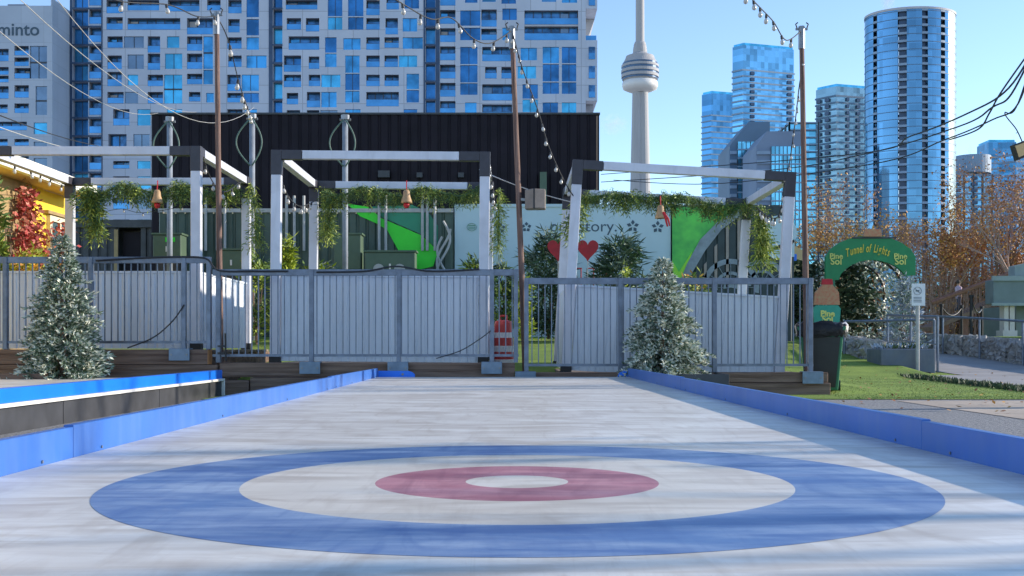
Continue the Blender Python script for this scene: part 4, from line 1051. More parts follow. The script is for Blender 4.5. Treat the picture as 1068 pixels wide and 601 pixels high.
# left tower with lettering
ZM=178.
mo=[]
for s_ in """-30 9 51 64 b;15 30 48 58 b;15 30 60 69 b;31 49 48 82 g 7;-30 9 70 78 b;-30 9 79 86 b;15 31 71 82 b;-30 9 90 103 b;15 30 89 102 b;37 49 90 120 g 7;-30 8 109 118 b;15 30 108 118 b;-30 28 127 136 b;35 49 128 140 g 6;15 30 145 152 b;-30 8 145 152 b;35 49 148 160 g 7;-30 9 163 176 b;15 30 163 176 b;35 49 165 196 g 7;15 30 182 196 b;-30 -8 182 196 b""".split(';'):
    q=s_.split(); mo.append([float(q[0]),float(q[1]),float(q[2]),float(q[3]),q[4]]+([int(q[5])] if len(q)>5 else []))
mt=facade('apartment_tower',None,ZM,-150,53,6,362,mo,'minto_clad','pale concrete tower at far left with dark lettering near its top',depth=7.6,seed=4)
text_mesh('minto',2.85,mt,(PX(-3,ZM),ZM-.02,PZ(37,ZM)),'ink','lettering',ext=.05,sx=1.0,bold=.03)
b=MB(); b.box(PX(5,ZM),PX(25,ZM),ZM+1,ZM+5,PZ(6,ZM)+.01,PZ(2.5,ZM)); b.build('roof_plant','reveal',mt)
b=MB(); b.box(PX(53,ZM)+.01,PX(54.5,ZM),ZM-.02,ZM+7.5,PZ(362,ZM),PZ(-2,ZM)); b.build('corner_fin','minto_clad',mt)

# ---------------------------------------------------------------- distant towers
def t_mats(): return None
def glass_tower(px0,px1,ytop,Z,label,glass,slabm='slab',corner=None,ang=0,flr=3.1,crown=0,crown_m='g3',fins=0,bal=(),depth=None,slab_out=.5,slab_t=.55,cat='tower'):
    """rectangular tower; corner = px of the nearest vertical corner: two faces seen"""
    zt=PZ(ytop,Z); r=empty('glass_tower',(PX((px0+px1)/2,Z),Z,.6)); tag(r,label,cat,'glass towers on the skyline')
    X0,X1=PX(px0,Z),PX(px1,Z)
    if corner is None: base=[(X0,Z),(X1,Z),(X1,Z+(depth or (X1-X0))),(X0,Z+(depth or (X1-X0)))]
    else:
        XC=PX(corner,Z); a=(corner-px0); c=(px1-corner); dl=(XC-X0)*.9 if a<c else (XC-X0)*.35; dr=(X1-XC)*.35 if a<c else (X1-XC)*.9
        base=[(XC,Z),(X1*(1+dr/Z),Z+dr),(X1*(1+dr/Z)+X0*(1+dl/Z)-XC,Z+dr+dl),(X0*(1+dl/Z),Z+dl)]
    def scale_poly(p,e):
        cx=sum(q[0] for q in p)/4; cy=sum(q[1] for q in p)/4
        return [(cx+(q[0]-cx)*(1+e/abs(X1-X0)*2),cy+(q[1]-cy)*(1+e/abs(X1-X0)*2)) for q in p]
    b=MB(); b.prism(base,.6,zt,axis='z'); b.build('curtain_wall',glass,r)
    b=MB(); z=zt-crown; ps=scale_poly(base,slab_out)
    while z>PZ(345,Z): b.prism(ps,z-slab_t,z,axis='z'); z-=flr
    b.build('floor_slabs',slabm,r)
    if fins:
        b=MB(); pf=scale_poly(base,slab_out+.12)
        for (p,q) in ((pf[0],pf[1]),(pf[3],pf[0])):
            L=math.hypot(q[0]-p[0],q[1]-p[1]); n=max(1,int(L/fins))
            for k in range(n+1):
                t=k/n; x=lerp(p[0],q[0],t); y=lerp(p[1],q[1],t); b.box(x-.25,x+.25,y-.25,y+.25,.6,zt)
        b.build('mullions','mull',r)
    if bal:
        b=MB(); 
        for (t0,t1,side) in bal:
            p,q=(ps[0],ps[1]) if side==0 else (ps[3],ps[0]); z=zt-crown-flr
            while z>PZ(345,Z):
                a=Vector((lerp(p[0],q[0],t0),lerp(p[1],q[1],t0),z+1.2)); c=Vector((lerp(p[0],q[0],t1),lerp(p[1],q[1],t1),z+1.2)); b.beam(a,c,1.2,1.5); z-=flr
        b.build('balcony_recesses','strip',r)
    if crown:
        b=MB(); b.prism(scale_poly(base,-.6),zt,zt+1.2,axis='z'); b.build('roof_cap',crown_m,r)
    return r
gA=tower_glass('curtain_blue',(.15,.36,.52),3.1,2.6)
gB=tower_glass('curtain_navy',(.08,.23,.38),3.1,2.6)
gC=tower_glass('curtain_cyan',(.16,.47,.62),3.1,2.6)
gD=tower_glass('curtain_grey',(.17,.27,.32),3.1,2.2,.2,.6)
M['slab_blue']=mat('slab_blue_grey',(.22,.31,.42),.6,.1,.1)
M['slab_dark']=mat('slab_dark',(.09,.16,.25),.6,.1,.1)
M['plum']=mat('plum_grey_cladding',(.17,.23,.33),.7,.1,.1)
glass_tower(732,767,97,620,'dark blue glass tower with banded floors, farthest left beyond the radio tower',gB,'slab_blue',corner=742,crown=12,slab_t=.7)
glass_tower(764,828,47,560,'tall blue glass tower with a paler glass crown behind the right wooden pole',gA,'slab_blue',corner=775,slab_t=.8,crown=12,bal=((.15,.22,0),(.85,.93,0)))
def block(px0,px1,poly,Z,gx0,gx1,gy,gm,wm,label,bx=None):
    r=empty('glass_block',(PX((px0+px1)/2,Z),Z,.6)); tag(r,label,'building','low angular glass blocks on the skyline')
    b=MB(); b.prism(poly_px(poly,Z),Z,Z+24); b.build('walls',wm,r)
    b=MB(); b.box(PX(gx0,Z),PX(gx1,Z),Z-.4,Z-.01,PZ(345,Z),PZ(gy,Z)); b.build('curtain_wall',gm,r)
    b=MB(); z=PZ(gy,Z)-3.3
    while z>PZ(340,Z): b.box(PX(gx0,Z)-.1,PX(gx1,Z)+.1,Z-.7,Z-.41,z,z+.5); z-=3.3
    b.build('floor_slabs','slab_blue',r)
    b=MB(); n=int((gx1-gx0)/4)
    for q in range(n+1): x=PX(lerp(gx0,gx1,q/n),Z); b.box(x-.12,x+.12,Z-.6,Z-.405,PZ(345,Z),PZ(gy,Z))
    b.build('mullions','mull',r)
    if bx:
        z=PZ(bx[2],Z)
        b=MB()
        while z>PZ(340,Z): b.box(PX(bx[0],Z),PX(bx[1],Z),Z-.9,Z-.01,z-1.2,z); z-=3.3
        b.build('balconies','slab_blue',r)
block(761,803,[(761,345),(761,152),(781,127),(803,127),(803,345)],430,769,787,148,gC,'slab_dark','low glass block with a sloping grey roof before the tall blue tower',(761.5,768,158))
block(789,838,[(789,345),(789,152),(800,137),(838,137),(838,345)],400,804,837.5,153,gC,'plum','plum grey topped glass block crossed by the string lights',(789.5,803,158))
glass_tower(824,851,128,480,'bright cyan glass slab behind the right wooden pole',gC,'slab_blue',fins=6,slab_t=.5,depth=30)
glass_tower(851,906,90,520,'grey green glass tower with stacked balconies left of the round tower',gD,'slab_dark',corner=872,crown=4,slab_t=.8,bal=((.1,.3,1),(.5,.7,1),(.30,.38,0),(.6,.7,0),(.88,.97,0)))
r=glass_tower(997,1033,182,560,'mid blue glass tower with a pale drum on its roof right of the round tower',gA,'slab_blue',fins=4,slab_t=.8,bal=((.05,.15,0),(.45,.6,0)))
b=MB(); c=P(1013,182,575); b.lathe([(9.5,0),(9.5,9),(0.01,9.2)],c,32); b.build('roof_drum','slab_blue',r,smooth=False)
b=MB(); c=P(998,175,565); b.box(c.x-1,c.x+10,568,584,c.z-3,c.z+5); b.build('roof_plant','slab_blue',r)
glass_tower(1031,1060,148,600,'blue glass tower rising behind the floodlight at far right',gB,'slab_blue',slab_t=.8,crown=8,bal=((.6,.75,0),))
glass_tower(1042,1092,160,500,'purplish blue glass tower cut by the right photo edge',gB,'slab_blue',corner=1060,slab_t=.9)
# round tower
ZR=430.; cxr=PX(949,ZR+16); Rr=(995-903)/2*(ZR+16)/F; cyr=ZR+16; ztop=PZ(14,ZR+10)
r=empty('round_tower',(cxr,cyr,.6)); tag(r,'tall round blue glass tower, its right edge bright in the sun','tower')
N=96; mats_r=[tower_glass('round_glass',(.13,.29,.43),3.0,2.2,.1,.8,.17),tower_glass('round_glass_sunlit',(.17,.25,.27),3.0,2.2,.4,.35,.15),'strip']  # paler second glass paints the sunlight on the right limb
b=MB()
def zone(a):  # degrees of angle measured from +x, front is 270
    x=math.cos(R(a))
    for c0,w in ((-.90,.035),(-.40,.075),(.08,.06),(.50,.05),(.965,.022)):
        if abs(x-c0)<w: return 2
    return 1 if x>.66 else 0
for j in range(N):
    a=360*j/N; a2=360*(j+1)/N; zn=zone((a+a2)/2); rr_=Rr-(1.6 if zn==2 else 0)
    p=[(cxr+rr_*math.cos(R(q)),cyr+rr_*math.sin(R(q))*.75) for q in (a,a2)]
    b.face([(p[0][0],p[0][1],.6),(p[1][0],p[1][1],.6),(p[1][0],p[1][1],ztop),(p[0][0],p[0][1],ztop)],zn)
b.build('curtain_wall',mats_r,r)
b=MB(); z=ztop-1
while z>PZ(340,ZR):
    for j in range(N):
        a=360*j/N; a2=360*(j+1)/N; zn=zone((a+a2)/2); ro=Rr+.10; h_=.25 if zn<2 else .9
        i_=[(cxr+(Rr-1.7)*math.cos(R(q)),cyr+(Rr-1.7)*math.sin(R(q))*.75) for q in (a,a2)]; o_=[(cxr+ro*math.cos(R(q)),cyr+ro*math.sin(R(q))*.75) for q in (a,a2)]
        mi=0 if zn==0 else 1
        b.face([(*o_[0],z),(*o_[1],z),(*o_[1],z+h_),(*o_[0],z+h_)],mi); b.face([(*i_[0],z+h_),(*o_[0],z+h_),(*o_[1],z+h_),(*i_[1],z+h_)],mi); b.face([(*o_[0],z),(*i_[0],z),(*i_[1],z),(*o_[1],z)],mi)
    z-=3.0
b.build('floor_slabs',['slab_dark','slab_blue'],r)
b=MB(); b.lathe([(Rr+.2,-.3),(Rr+.2,.6),(Rr-1.5,1.0),(.01,1.1)],(cxr,cyr,ztop),96,sy=.75); b.build('roof_edge','slab',r)

# communications tower
ZN=1400.; k=ZN/F
cxn=PX(667.5,ZN)
r=empty('observation_tower',(cxn,ZN,.6)); tag(r,'slender concrete observation tower with a round pod against the sky','tower')
def ny(y): return PZ(y,ZN)-0
b=MB(); n=24
prof=[]
levels=[(362,17),(300,14.5),(240,12.2),(190,10.8),(140,9.6),(96,8.6)]
def hexr(a): return 1.0-.30*abs(math.sin(1.5*a))**1.0
for i,(y,rw) in enumerate(levels):
    for j in range(n):
        a=2*math.pi*j/n; q=rw*k*(.66+.34*abs(math.cos(1.5*(a+.5)))**.6)
        b.v.append((cxn+q*math.cos(a),ZN+q*math.sin(a),PZ(y,ZN)))
for i in range(len(levels)-1):
    for j in range(n): b.f.append((i*n+j,i*n+(j+1)%n,(i+1)*n+(j+1)%n,(i+1)*n+j)); b.m.append(0)
b.build('shaft','conc_tower',r)
Z0=PZ(96,ZN)
def pr(lst): return [(max(.01,w*k),PZ(y,ZN)) for w,y in lst]
c0=(cxn,ZN,0)
b=MB(); b.lathe(pr([(8,97),(13,95),(17.5,93),(18.6,90),(18.4,86.5),(17,85)]),c0,48); b.build('radome_ring','tower_white',r,smooth=True)
b=MB(); b.lathe(pr([(16.5,85),(17.5,83.5),(18.5,83.5),(18.5,81.5),(19.4,81.5),(19.4,78.5),(18.9,78.5),(18.9,76.5),(19.6,76.5),(19.6,73.5),(19.0,73.5),(19.0,71),(19.4,71),(19.4,68.5),(18.4,68.5),(18.4,66.5),(17.8,66),(15.5,62),(14.5,59),(9,57),(7,55)]),c0,48,mis=[0,0,1,0,0,0,1,0,0,0,1,0,0,0,1,0,0,0,0,0]); b.build('pod',['conc_tower','tower_win'],r)
b=MB(); b.lathe(pr([(7.5,57),(7.3,52),(6.2,46),(5.4,44),(4.6,43.9),(4.4,-22),(4.4,-24),(6.8,-26),(6.8,-34),(3,-36),(2,-60),(.6,-110),(.1,-150)]),c0,20); b.build('mast','conc_tower',r)
b=MB()
for q in range(10):
    a=q*.628; p=Vector((cxn+6.6*k*math.cos(a),ZN+6.6*k*math.sin(a),PZ(56,ZN))); b.beam(p,p+Vector((-.6*k*math.cos(a),-.6*k*math.sin(a),9*k)),1.2*k,1.0*k)
b.build('buttress','conc_tower',r)

# ---------------------------------------------------------------- bare autumn trees
def bare_tree(cx,cy,z0,hh,label,seed,leaf=400,lm=(0,1),m='bark_pink',spread=.5,trunk_r=.14,group='bare autumn trees behind the path',depth=7,lsz=.16):
    rr=random.Random(seed); r=empty('bare_tree',(cx,cy,z0)); tag(r,label,'tree',group)
    tb=MB(); cb=MB(); tips=[]
    def br(p,d,l,rad,lev):
        pts=[p]; q=p; dd=d.copy()
        for k in range(3):
            dd=(dd+Vector((rr.gauss(0,.10),rr.gauss(0,.10),rr.gauss(0,.05)+.03))).normalized(); q=q+dd*l/3; pts.append(q)
        (tb if lev==0 else cb).tube(pts,[rad,rad*.88,rad*.75,rad*.6],6 if lev<2 else 3,caps=False)
        if lev>=depth: tips.append(q); return
        if lev>=depth-2: tips.extend(pts[1:])
        n=3 if lev<3 else rr.choice((2,3,3))
        for k in range(n):
            a=rr.uniform(0,6.28); side=Vector((math.cos(a),math.sin(a),rr.uniform(-.2,.5)))
            f=rr.uniform(.35,1) if k else 1
            st=pts[1].lerp(pts[3],f) if k else pts[3]
            br(st,(dd+side*spread*rr.uniform(.6,1.3)).normalized(),l*rr.uniform(.62,.80),rad*rr.uniform(.45,.62),lev+1)
    br(Vector((cx,cy,z0-.1)),Vector((rr.uniform(-.06,.06),0,1)),hh*.30,trunk_r,0)
    tb.build('trunk',m,r)
    tips.sort(key=lambda q:q.z)
    for k in range(leaf):
        p=tips[int(len(tips)*rr.random()**1.9)]+Vector((rr.gauss(0,.15),rr.gauss(0,.15),rr.gauss(0,.15)))
        cb.leaf(p,(rr.uniform(-1,1),rr.uniform(-1,1),rr.uniform(-1,.4)),lsz*rr.uniform(.6,1.3),lsz*.7,1+rr.choice(lm),Vector((rr.uniform(-1,1),rr.uniform(-1,1),rr.uniform(-1,1))))
    cb.build('crown',[m,'leaf_orange','leaf_rust'],r)
tr=[(875,40,200,700,(0,),'bare tree with orange leaves just above the left end of the green arch'),
    (912,42,172,900,(0,0,1),'bare tree with many orange leaves rising behind the green arch'),
    (945,38,205,350,(0,1),'thin bare tree rising behind the right end of the green arch'),
    (968,44,200,1500,(0,0,1),'full tree with golden orange leaves right of the green arch'),
    (992,40,215,1600,(0,1),'rusty leaved tree behind the head of the walking person'),
    (1015,46,195,1300,(0,1,1),'rust brown tree behind the top of the rusty railing'),
    (1036,38,205,1000,(1,1,0),'dense brown tree left of the grey green kiosk'),
    (1058,36,150,1100,(1,1,0),'tallest brown tree at the right edge above the kiosk'),
    (1085,42,150,900,(1,),'brown tree partly cut by the right photo edge'),
    (898,46,215,500,(0,1),'small bare tree behind the middle of the green arch')]
for i,(x,Y,yt,lf,lm,lab) in enumerate(tr):
    Y+=24
    bare_tree(PX(x,Y),Y,.6,(PZ(yt,Y)-.6)*1.05,lab,20+i,int(lf*1.25),lm,'bark_pink' if i%3 else 'bark',.46,.10*Y/40,lsz=.10*Y/40)
# understory of the far bank: thicket
b=MB(); rr=random.Random(5)
for k in range(26000):
    x=rr.uniform(PX(955,66),PX(1100,66)); y=rr.uniform(63,69); z=.6+rr.random()**1.5*(4.6+.9*math.sin(x*1.3)+.6*math.sin(x*3.1))
    b.leaf((x,y,z),(rr.uniform(-1,1),rr.uniform(-1,1),rr.uniform(-.5,1)),rr.uniform(.1,.28),.08,rr.choice((0,0,1,1,2,3,3)))
for k in range(1100):
    x=rr.uniform(PX(955,66),PX(1100,66)); y=rr.uniform(63,69); b.tube([(x,y,.6),(x+rr.gauss(0,.4),y,.6+rr.uniform(2.0,5.8))],[.03,.008],3,3,caps=False)
tag(b.build('thicket',['leaf_orange','leaf_rust','hedge_mid','bark_pink']),'tangled brown and orange thicket behind the path','undergrowth',kind='stuff')
# park trees standing right of the rink, beyond the frame: their shade falls over the sheet
for i,(x,y,h_,sd) in enumerate(((8.6,3.45,6.0,61),(9.6,5.6,6.0,66),(9.6,11.1,7.0,64))):
    bare_tree(x,y,-.22,h_,['leafless park tree beside the pavement, nearest the camera','leafless park tree beside the pavement, second from the camera','leafless park tree beside the pavement, third from the camera','leafless park tree beside the pavement, nearest the path'][i],sd,60,(1,),'bark',.24,.11,'park trees right of the rink outside the photo',depth=3)

# ---------------------------------------------------------------- arch, signs
YA=30.
r=empty('light_tunnel_arch',(PX(907,YA),YA,terr(PX(907,YA),YA))); tag(r,'green arched entrance sign with yellow lettering and a light tunnel behind','arch')
ca=P(908,300,YA); k=YA/F
def arcp(rx,rz,a,cz=None): return (ca.x+rx*k*math.cos(a),(ca.z if cz is None else cz)+rz*k*math.sin(a))
poly=[]
poly=poly_px([(861,293),(861,268),(866,260),(876,253),(890,247.5),(908,245),(926,247.5),(940,253),(950,260),(955,268),(955,287),(945,288),(941,283),(935,278),(927,274.5),(918,272),(908,271),(898,272.5),(889,276),(882,281),(877,286),(875,292)],YA)
b=MB(); b.prism(poly,YA,YA+.12); b.build('arch_board','arch_green',r)
b=MB(); p=P(910,243,YA-.05); b.prism([(p.x-.25,p.z-.1),(p.x+.25,p.z-.1),(p.x+.22,p.z+.1),(p.x-.2,p.z+.1)],YA-.08,YA-.002); b.build('top_ornament','jar',r)
b=MB(); p=P(908,247,YA); b.box(p.x-.5,p.x+.7,YA-.03,YA-.003,p.z-.05,p.z-.01); b.build('ornament_base','black_panel',r)
tl=[]; S_='Tunnel of Lights'; adv=0; place=[]
for chh in S_:
    if chh==' ': adv+=.05; continue
    o=text_mesh(chh,.31,r,(0,0,0),'gold','l',ext=.006,shear=.3,bold=.004,sx=.60)
    w_=(max(v.co.x for v in o.data.vertices)-min(0,min(v.co.x for v in o.data.vertices)))*.60
    place.append((o,adv)); adv+=w_*.86+.012; tl.append(o)
for o,a_ in place:
    t=(a_-adv/2)/(adv/2); o.location=Vector((PX(906,YA)-.03+(a_-adv/2)*1.16/adv,YA-.012,PZ(266.5-5.0*(1-t*t)+1.5,YA)))-wloc(r)
    o.rotation_euler=(R(90),R(t*11),0); o.scale=(.60*1.16/adv,1,1)
join_meshes(tl,'title_lettering',r)
for (x,y) in ((872,0),(939,0)):
    a=text_mesh('Pine',.21,r,(PX(x,YA),YA-.012,PZ(270,YA)),'pale_yellow','l',ext=.006,align='CENTER',bold=.004); c=text_mesh('Sol',.25,r,(PX(x,YA),YA-.012,PZ(276,YA)),'pale_yellow','l',ext=.006,align='CENTER',bold=.004)
    join_meshes([a,c],'side_lettering',r)
for x in (868,948):
    b=MB(); b.box(PX(x,YA)-.08,PX(x,YA)+.08,YA+.02,YA+.2,.3,PZ(288,YA)); b.build('leg','bin_green',r)
# tunnel hoops with foliage; pale leaves paint the points of light
for q,(yy) in enumerate((30.5,32.0,33.5,35.0,36.5)):
    b=MB(); pts=[]
    for a in range(0,181,12): pts.append((ca.x+.05+.98*math.cos(R(a)),yy,PZ(300,YA)-.05+.88*math.sin(R(a))))
    pts=[(pts[0][0],yy,.5)]+pts+[(pts[-1][0],yy,.5)]
    b.tube(pts,.035,6); b.build('hoop','black',r)
b=MB(); rr=random.Random(8)
for q in range(9000):
    yy=rr.uniform(30.3,37); s_=rr.random()
    if s_<.42:
        a=rr.uniform(0,math.pi); p=Vector((ca.x+.05+1.0*math.cos(a),yy,PZ(300,YA)-.05+.92*math.sin(a)))
    else:
        sd=1 if rr.random()<.5 else -1; p=Vector((ca.x+.05+sd*1.0,yy,rr.uniform(.5,PZ(300,YA))))
    if q%4==0: p.x+=rr.gauss(0,.12)
    p+=Vector((rr.gauss(0,.05),rr.gauss(0,.05),rr.gauss(0,.05)))
    b.leaf(p,(rr.uniform(-1,1),rr.uniform(-1,1),rr.uniform(-1,1)),rr.uniform(.07,.17),.06,rr.choice((0,1,1,2,2,0,1,3)),Vector((rr.uniform(-1,1),rr.uniform(-1,1),rr.uniform(-1,1))))
b.build('tunnel_foliage',['shrub_pale','light_leaf','needle_mid','leaf_rust'],r)
b=MB()
for q in range(2500):
    p=Vector((ca.x+rr.uniform(-.95,1.05),37.2+rr.uniform(-.2,.2),rr.uniform(.5,2.4)))
    b.leaf(p,(rr.uniform(-1,1),rr.uniform(-1,1),rr.uniform(-1,1)),rr.uniform(.1,.22),.09,rr.choice((0,1,2)),Vector((rr.uniform(-1,1),rr.uniform(-1,1),rr.uniform(-1,1))))
b.build('tunnel_end_foliage',['hedge_mid','shrub_pale','light_leaf'],r)
# flocked tree right of arch
shrub(PX(945,28.5),28.5,PZ(285,28.5)-.2,1.15,2600,.15,('flock_blue','needle_frost','needle_mid'),(4,2,2),'bluish white flocked tree standing at the right of the green arch','flocked_tree','tree',shape='cone',z0=.15)
# bottle shaped sign
YS=27.
r=empty('bottle_sign',(PX(863,YS),YS,terr(PX(863,YS),YS))); tag(r,'bottle shaped standing sign with amber body and green base behind the bin','sign')
b=MB(); b.prism(poly_px([(849,318),(850,305),(855,300),(858,297),(868,297),(872,301),(875,305),(876,318)],YS),YS,YS+.08); b.build('bottle_body','jar',r)
b=MB(); b.prism(poly_px([(857,296.8),(858,291),(868,291),(869,296.8)],YS),YS,YS+.08); b.build('bottle_cap','red',r)
b=MB(); b.prism(poly_px([(850,345),(848,322),(851,318.5),(874,318.5),(877,322),(875,345)],YS),YS,YS+.1); b.build('base_board','arch_teal',r)
b=MB(); b.box(PX(855,YS),PX(870,YS),YS+.02,YS+.08,terr(PX(863,YS),YS),PZ(345.2,YS)); b.build('foot','bin_green',r)
a=text_mesh('Pine',.20,r,(PX(863,YS),YS-.006,PZ(330,YS)),'pale_yellow','l',ext=.005,align='CENTER',bold=.008); c=text_mesh('Sol',.22,r,(PX(863,YS),YS-.006,PZ(336,YS)),'pale_yellow','l',ext=.005,align='CENTER',bold=.008)
join_meshes([a,c],'lettering',r)
# sign post
YP=21.8
r=empty('sign_post',P(957,389,YP)); tag(r,'white notice sign on a steel post in front of the grey planter','sign')
b=MB(); zb=-.22; b.tube([(PX(957,YP),YP,zb+.05),(PX(957,YP),YP,PZ(300,YP))],.035,10); b.build('post','cable_grey',r)
b=MB(); b.box(PX(950,YP),PX(964,YP),YP-.05,YP-.036,PZ(319,YP),PZ(296,YP)); s1=b.build('sign_panel','sign_white',r)
b=MB(); c=P(957,303.5,YP-.054)
for q in range(20):
    a=2*math.pi*q/20; a2=a+2*math.pi/20; b.beam(c+Vector((math.cos(a)*.075,0,math.sin(a)*.075)),c+Vector((math.cos(a2)*.075,0,math.sin(a2)*.075)),.004,.014,0,up=(0,1,0))
b.beam(c+Vector((-.05,0,.05)),c+Vector((.05,0,-.05)),.004,.014,0,up=(0,1,0)); b.box(c.x-.035,c.x+.035,c.y-.002,c.y+.002,c.z-.01,c.z+.012)
for z_ in (-.13,-.16,-.19,-.22): b.box(c.x-.08,c.x+.08,c.y-.002,c.y+.002,c.z+z_,c.z+z_+.01)
b.build('sign_symbol','ink',s1)
b=MB(); b.box(PX(941,YP),PX(967,YP),YP-.2,YP+.2,zb,zb+.06); b.build('foot_plate','black',r,bevel=.01)
# planter
YPl=21.9
r=empty('stone_planter',P(944,391,YPl)); tag(r,'grey rectangular planter at the end of the gabion wall','planter')
b=MB(); b.box(PX(919,YPl),PX(976,YPl),YPl,YPl+.9,-.22,PZ(364,YPl)); b.build('body','planter',r,bevel=.02)
b=MB()
for q in range(500):
    b.leaf((rr.uniform(PX(922,YPl),PX(973,YPl)),rr.uniform(YPl+.1,YPl+.8),PZ(364,YPl)),(rr.uniform(-1,1),rr.uniform(-1,1),1.2),rr.uniform(.05,.16),.05,rr.choice((0,1)))
b.build('foliage',['hedge_mid','flock_blue'],r)
# gabion walls
def stones(b,a,c,z0a,z0c,z1a,z1c,th,n,seed):
    rr=random.Random(seed); a=Vector(a); c=Vector(c); d=(c-a); nrm=Vector((-d.y,d.x)).normalized()
    for q in range(n):
        t=rr.random(); p=a.lerp(c,t); z=rr.uniform(lerp(z0a,z0c,t),lerp(z1a,z1c,t)); s_=rr.choice((-1,1,1)) if True else 1
        o=nrm*(th/2)*(1 if rr.random()<.5 else -1); s=rr.uniform(.05,.10)
        ax=Vector((rr.uniform(-1,1),rr.uniform(-1,1),rr.uniform(-1,1))).normalized(); ay=ax.orthogonal().normalized(); az=ax.cross(ay)
        cc=Vector((p.x+o.x,p.y+o.y,z)); b.obox(cc,ax*s,ay*s*.8,az*s*.7)
def gabion(a,c,z0a,z0c,z1a,z1c,th,n,label,seed):
    r=empty('gabion_wall',((a[0]+c[0])/2,(a[1]+c[1])/2,min(z0a,z0c))); tag(r,label,'stone wall','gabion walls along the path')
    A=Vector(a); C_=Vector(c); d=C_-A; nn=Vector((-d.y,d.x)).normalized()*th/2
    b=MB(); 
    q=[A-nn,C_-nn,C_+nn,A+nn]; zl=[z0a,z0c,z0c,z0a]; zh=[z1a,z1c,z1c,z1a]
    b.v=[(p.x,p.y,z) for p,z in zip(q,zl)]+[(p.x,p.y,z) for p,z in zip(q,zh)]
    for f in ((3,2,1,0),(4,5,6,7),(0,1,5,4),(1,2,6,5),(2,3,7,6),(3,0,4,7)): b.f.append(f); b.m.append(0)
    stones(b,a,c,z0a,z0c,z1a-.04,z1c-.04,th,n,seed)
    for q_ in range(n//3):
        rr=random.Random(seed*7+q_); t=rr.random(); p=A.lerp(C_,t)+nn*rr.uniform(-.9,.9); s=rr.uniform(.05,.09); z=lerp(z1a,z1c,t)
        b.obox((p.x,p.y,z),(s,.01,0),(-.01,s,0),(0,0,s*.5))
    b.build('stone_fill','stone',r)
    b=MB(); L=d.length; nn2=nn*1.25
    for s_ in (-1,1):
        for q_ in range(int(L/.5)+1):
            t=q_*.5/L; p=A.lerp(C_,t)+nn2*s_; b.tube([(p.x,p.y,lerp(z0a,z0c,t)),(p.x,p.y,lerp(z1a,z1c,t)+.02)],.006,4)
    b.build('wire_mesh','wire',r)
gabion((7.55,23.3),(8.25,31.5),-.3,.4,PZ(357,22.5),PZ(346,31),.4,900,'gabion stone wall sloping down from the arch to the grey planter',3)
gabion((11.75,21),(11.75,36),-.3,.2,.33,.78,.4,1100,'gabion stone wall along the far side of the path at right',4)
# railings
def railing(name,pts,hh,label,zf,step=1.2,mid=True,rad=.028):
    r=empty(name,(*pts[0],zf(*pts[0]))); tag(r,label,'railing','grey steel railings by the path')
    top=[]; 
    for (a,c) in zip(pts,pts[1:]):
        L=math.hypot(c[0]-a[0],c[1]-a[1]); n=max(1,int(L/step))
        for k_ in range(n+1):
            x=lerp(a[0],c[0],k_/n); y=lerp(a[1],c[1],k_/n); z=zf(x,y)
            b=MB(); b.tube([(x,y,z),(x,y,z+hh)],rad,8); b.build('post','galv',r); top.append(Vector((x,y,z+hh)))
    b=MB(); b.tube(top,rad,8); 
    b.build('top_rail','galv',r)
    if mid:
        b=MB(); 
        for f in (.5,): b.tube([p-Vector((0,0,hh*f)) for p in top],rad*.5,6)
        b.build('mid_rail','galv',r)
    return r
railing('railing',[(11.35,22.5),(11.35,34)],.98,'grey steel railing beside the gabion wall at the far side of the path',lambda x,y:path_z(y)+.016,2.0,False)
railing('railing',[(PX(882,24.5),24.6),(PX(978,22.9)-.05,22.95)],.0001+.92,'grey steel railing on the near gabion wall behind the grey planter',lambda x,y:lerp(-.02,-.0,0)-.02,.75)
railing('railing',[(PX(978,22.2),22.2),(8.75,26)],1.1,'grey steel handrail at the near side of the path beside the planter',lambda x,y:path_z(y)+.01,1.9)
# black bollards with chain
pp=[]
for i,(x,Y) in enumerate(((982,33),(1003,34),(1013,31.5),(1024,35))):
    p=Vector((PX(x,Y),Y,.55)); b=MB(); hh=.95 if i!=2 else 1.15
    b.tube([p,p+Vector((0,0,hh))],.045,8); b.tube([p+Vector((0,0,hh)),p+Vector((0,0,hh+.08))],.07,8); o=b.build('chain_post','black'); pp.append(p+Vector((0,0,hh)))
    tag(o,['black chain post at the left end of the lawn row','short black chain post second along the lawn row','tallest black chain post beside the path lawn','black chain post nearest the white pillar'][i],'post','black chain posts on the upper lawn')
for a,c,lab in ((0,1,'black chain between the two leftmost lawn posts'),(2,3,'black chain sagging from the tallest lawn post')):
    cable('chain',[pp[a],pp[c]],.02,'black',lab,'chain',.25)
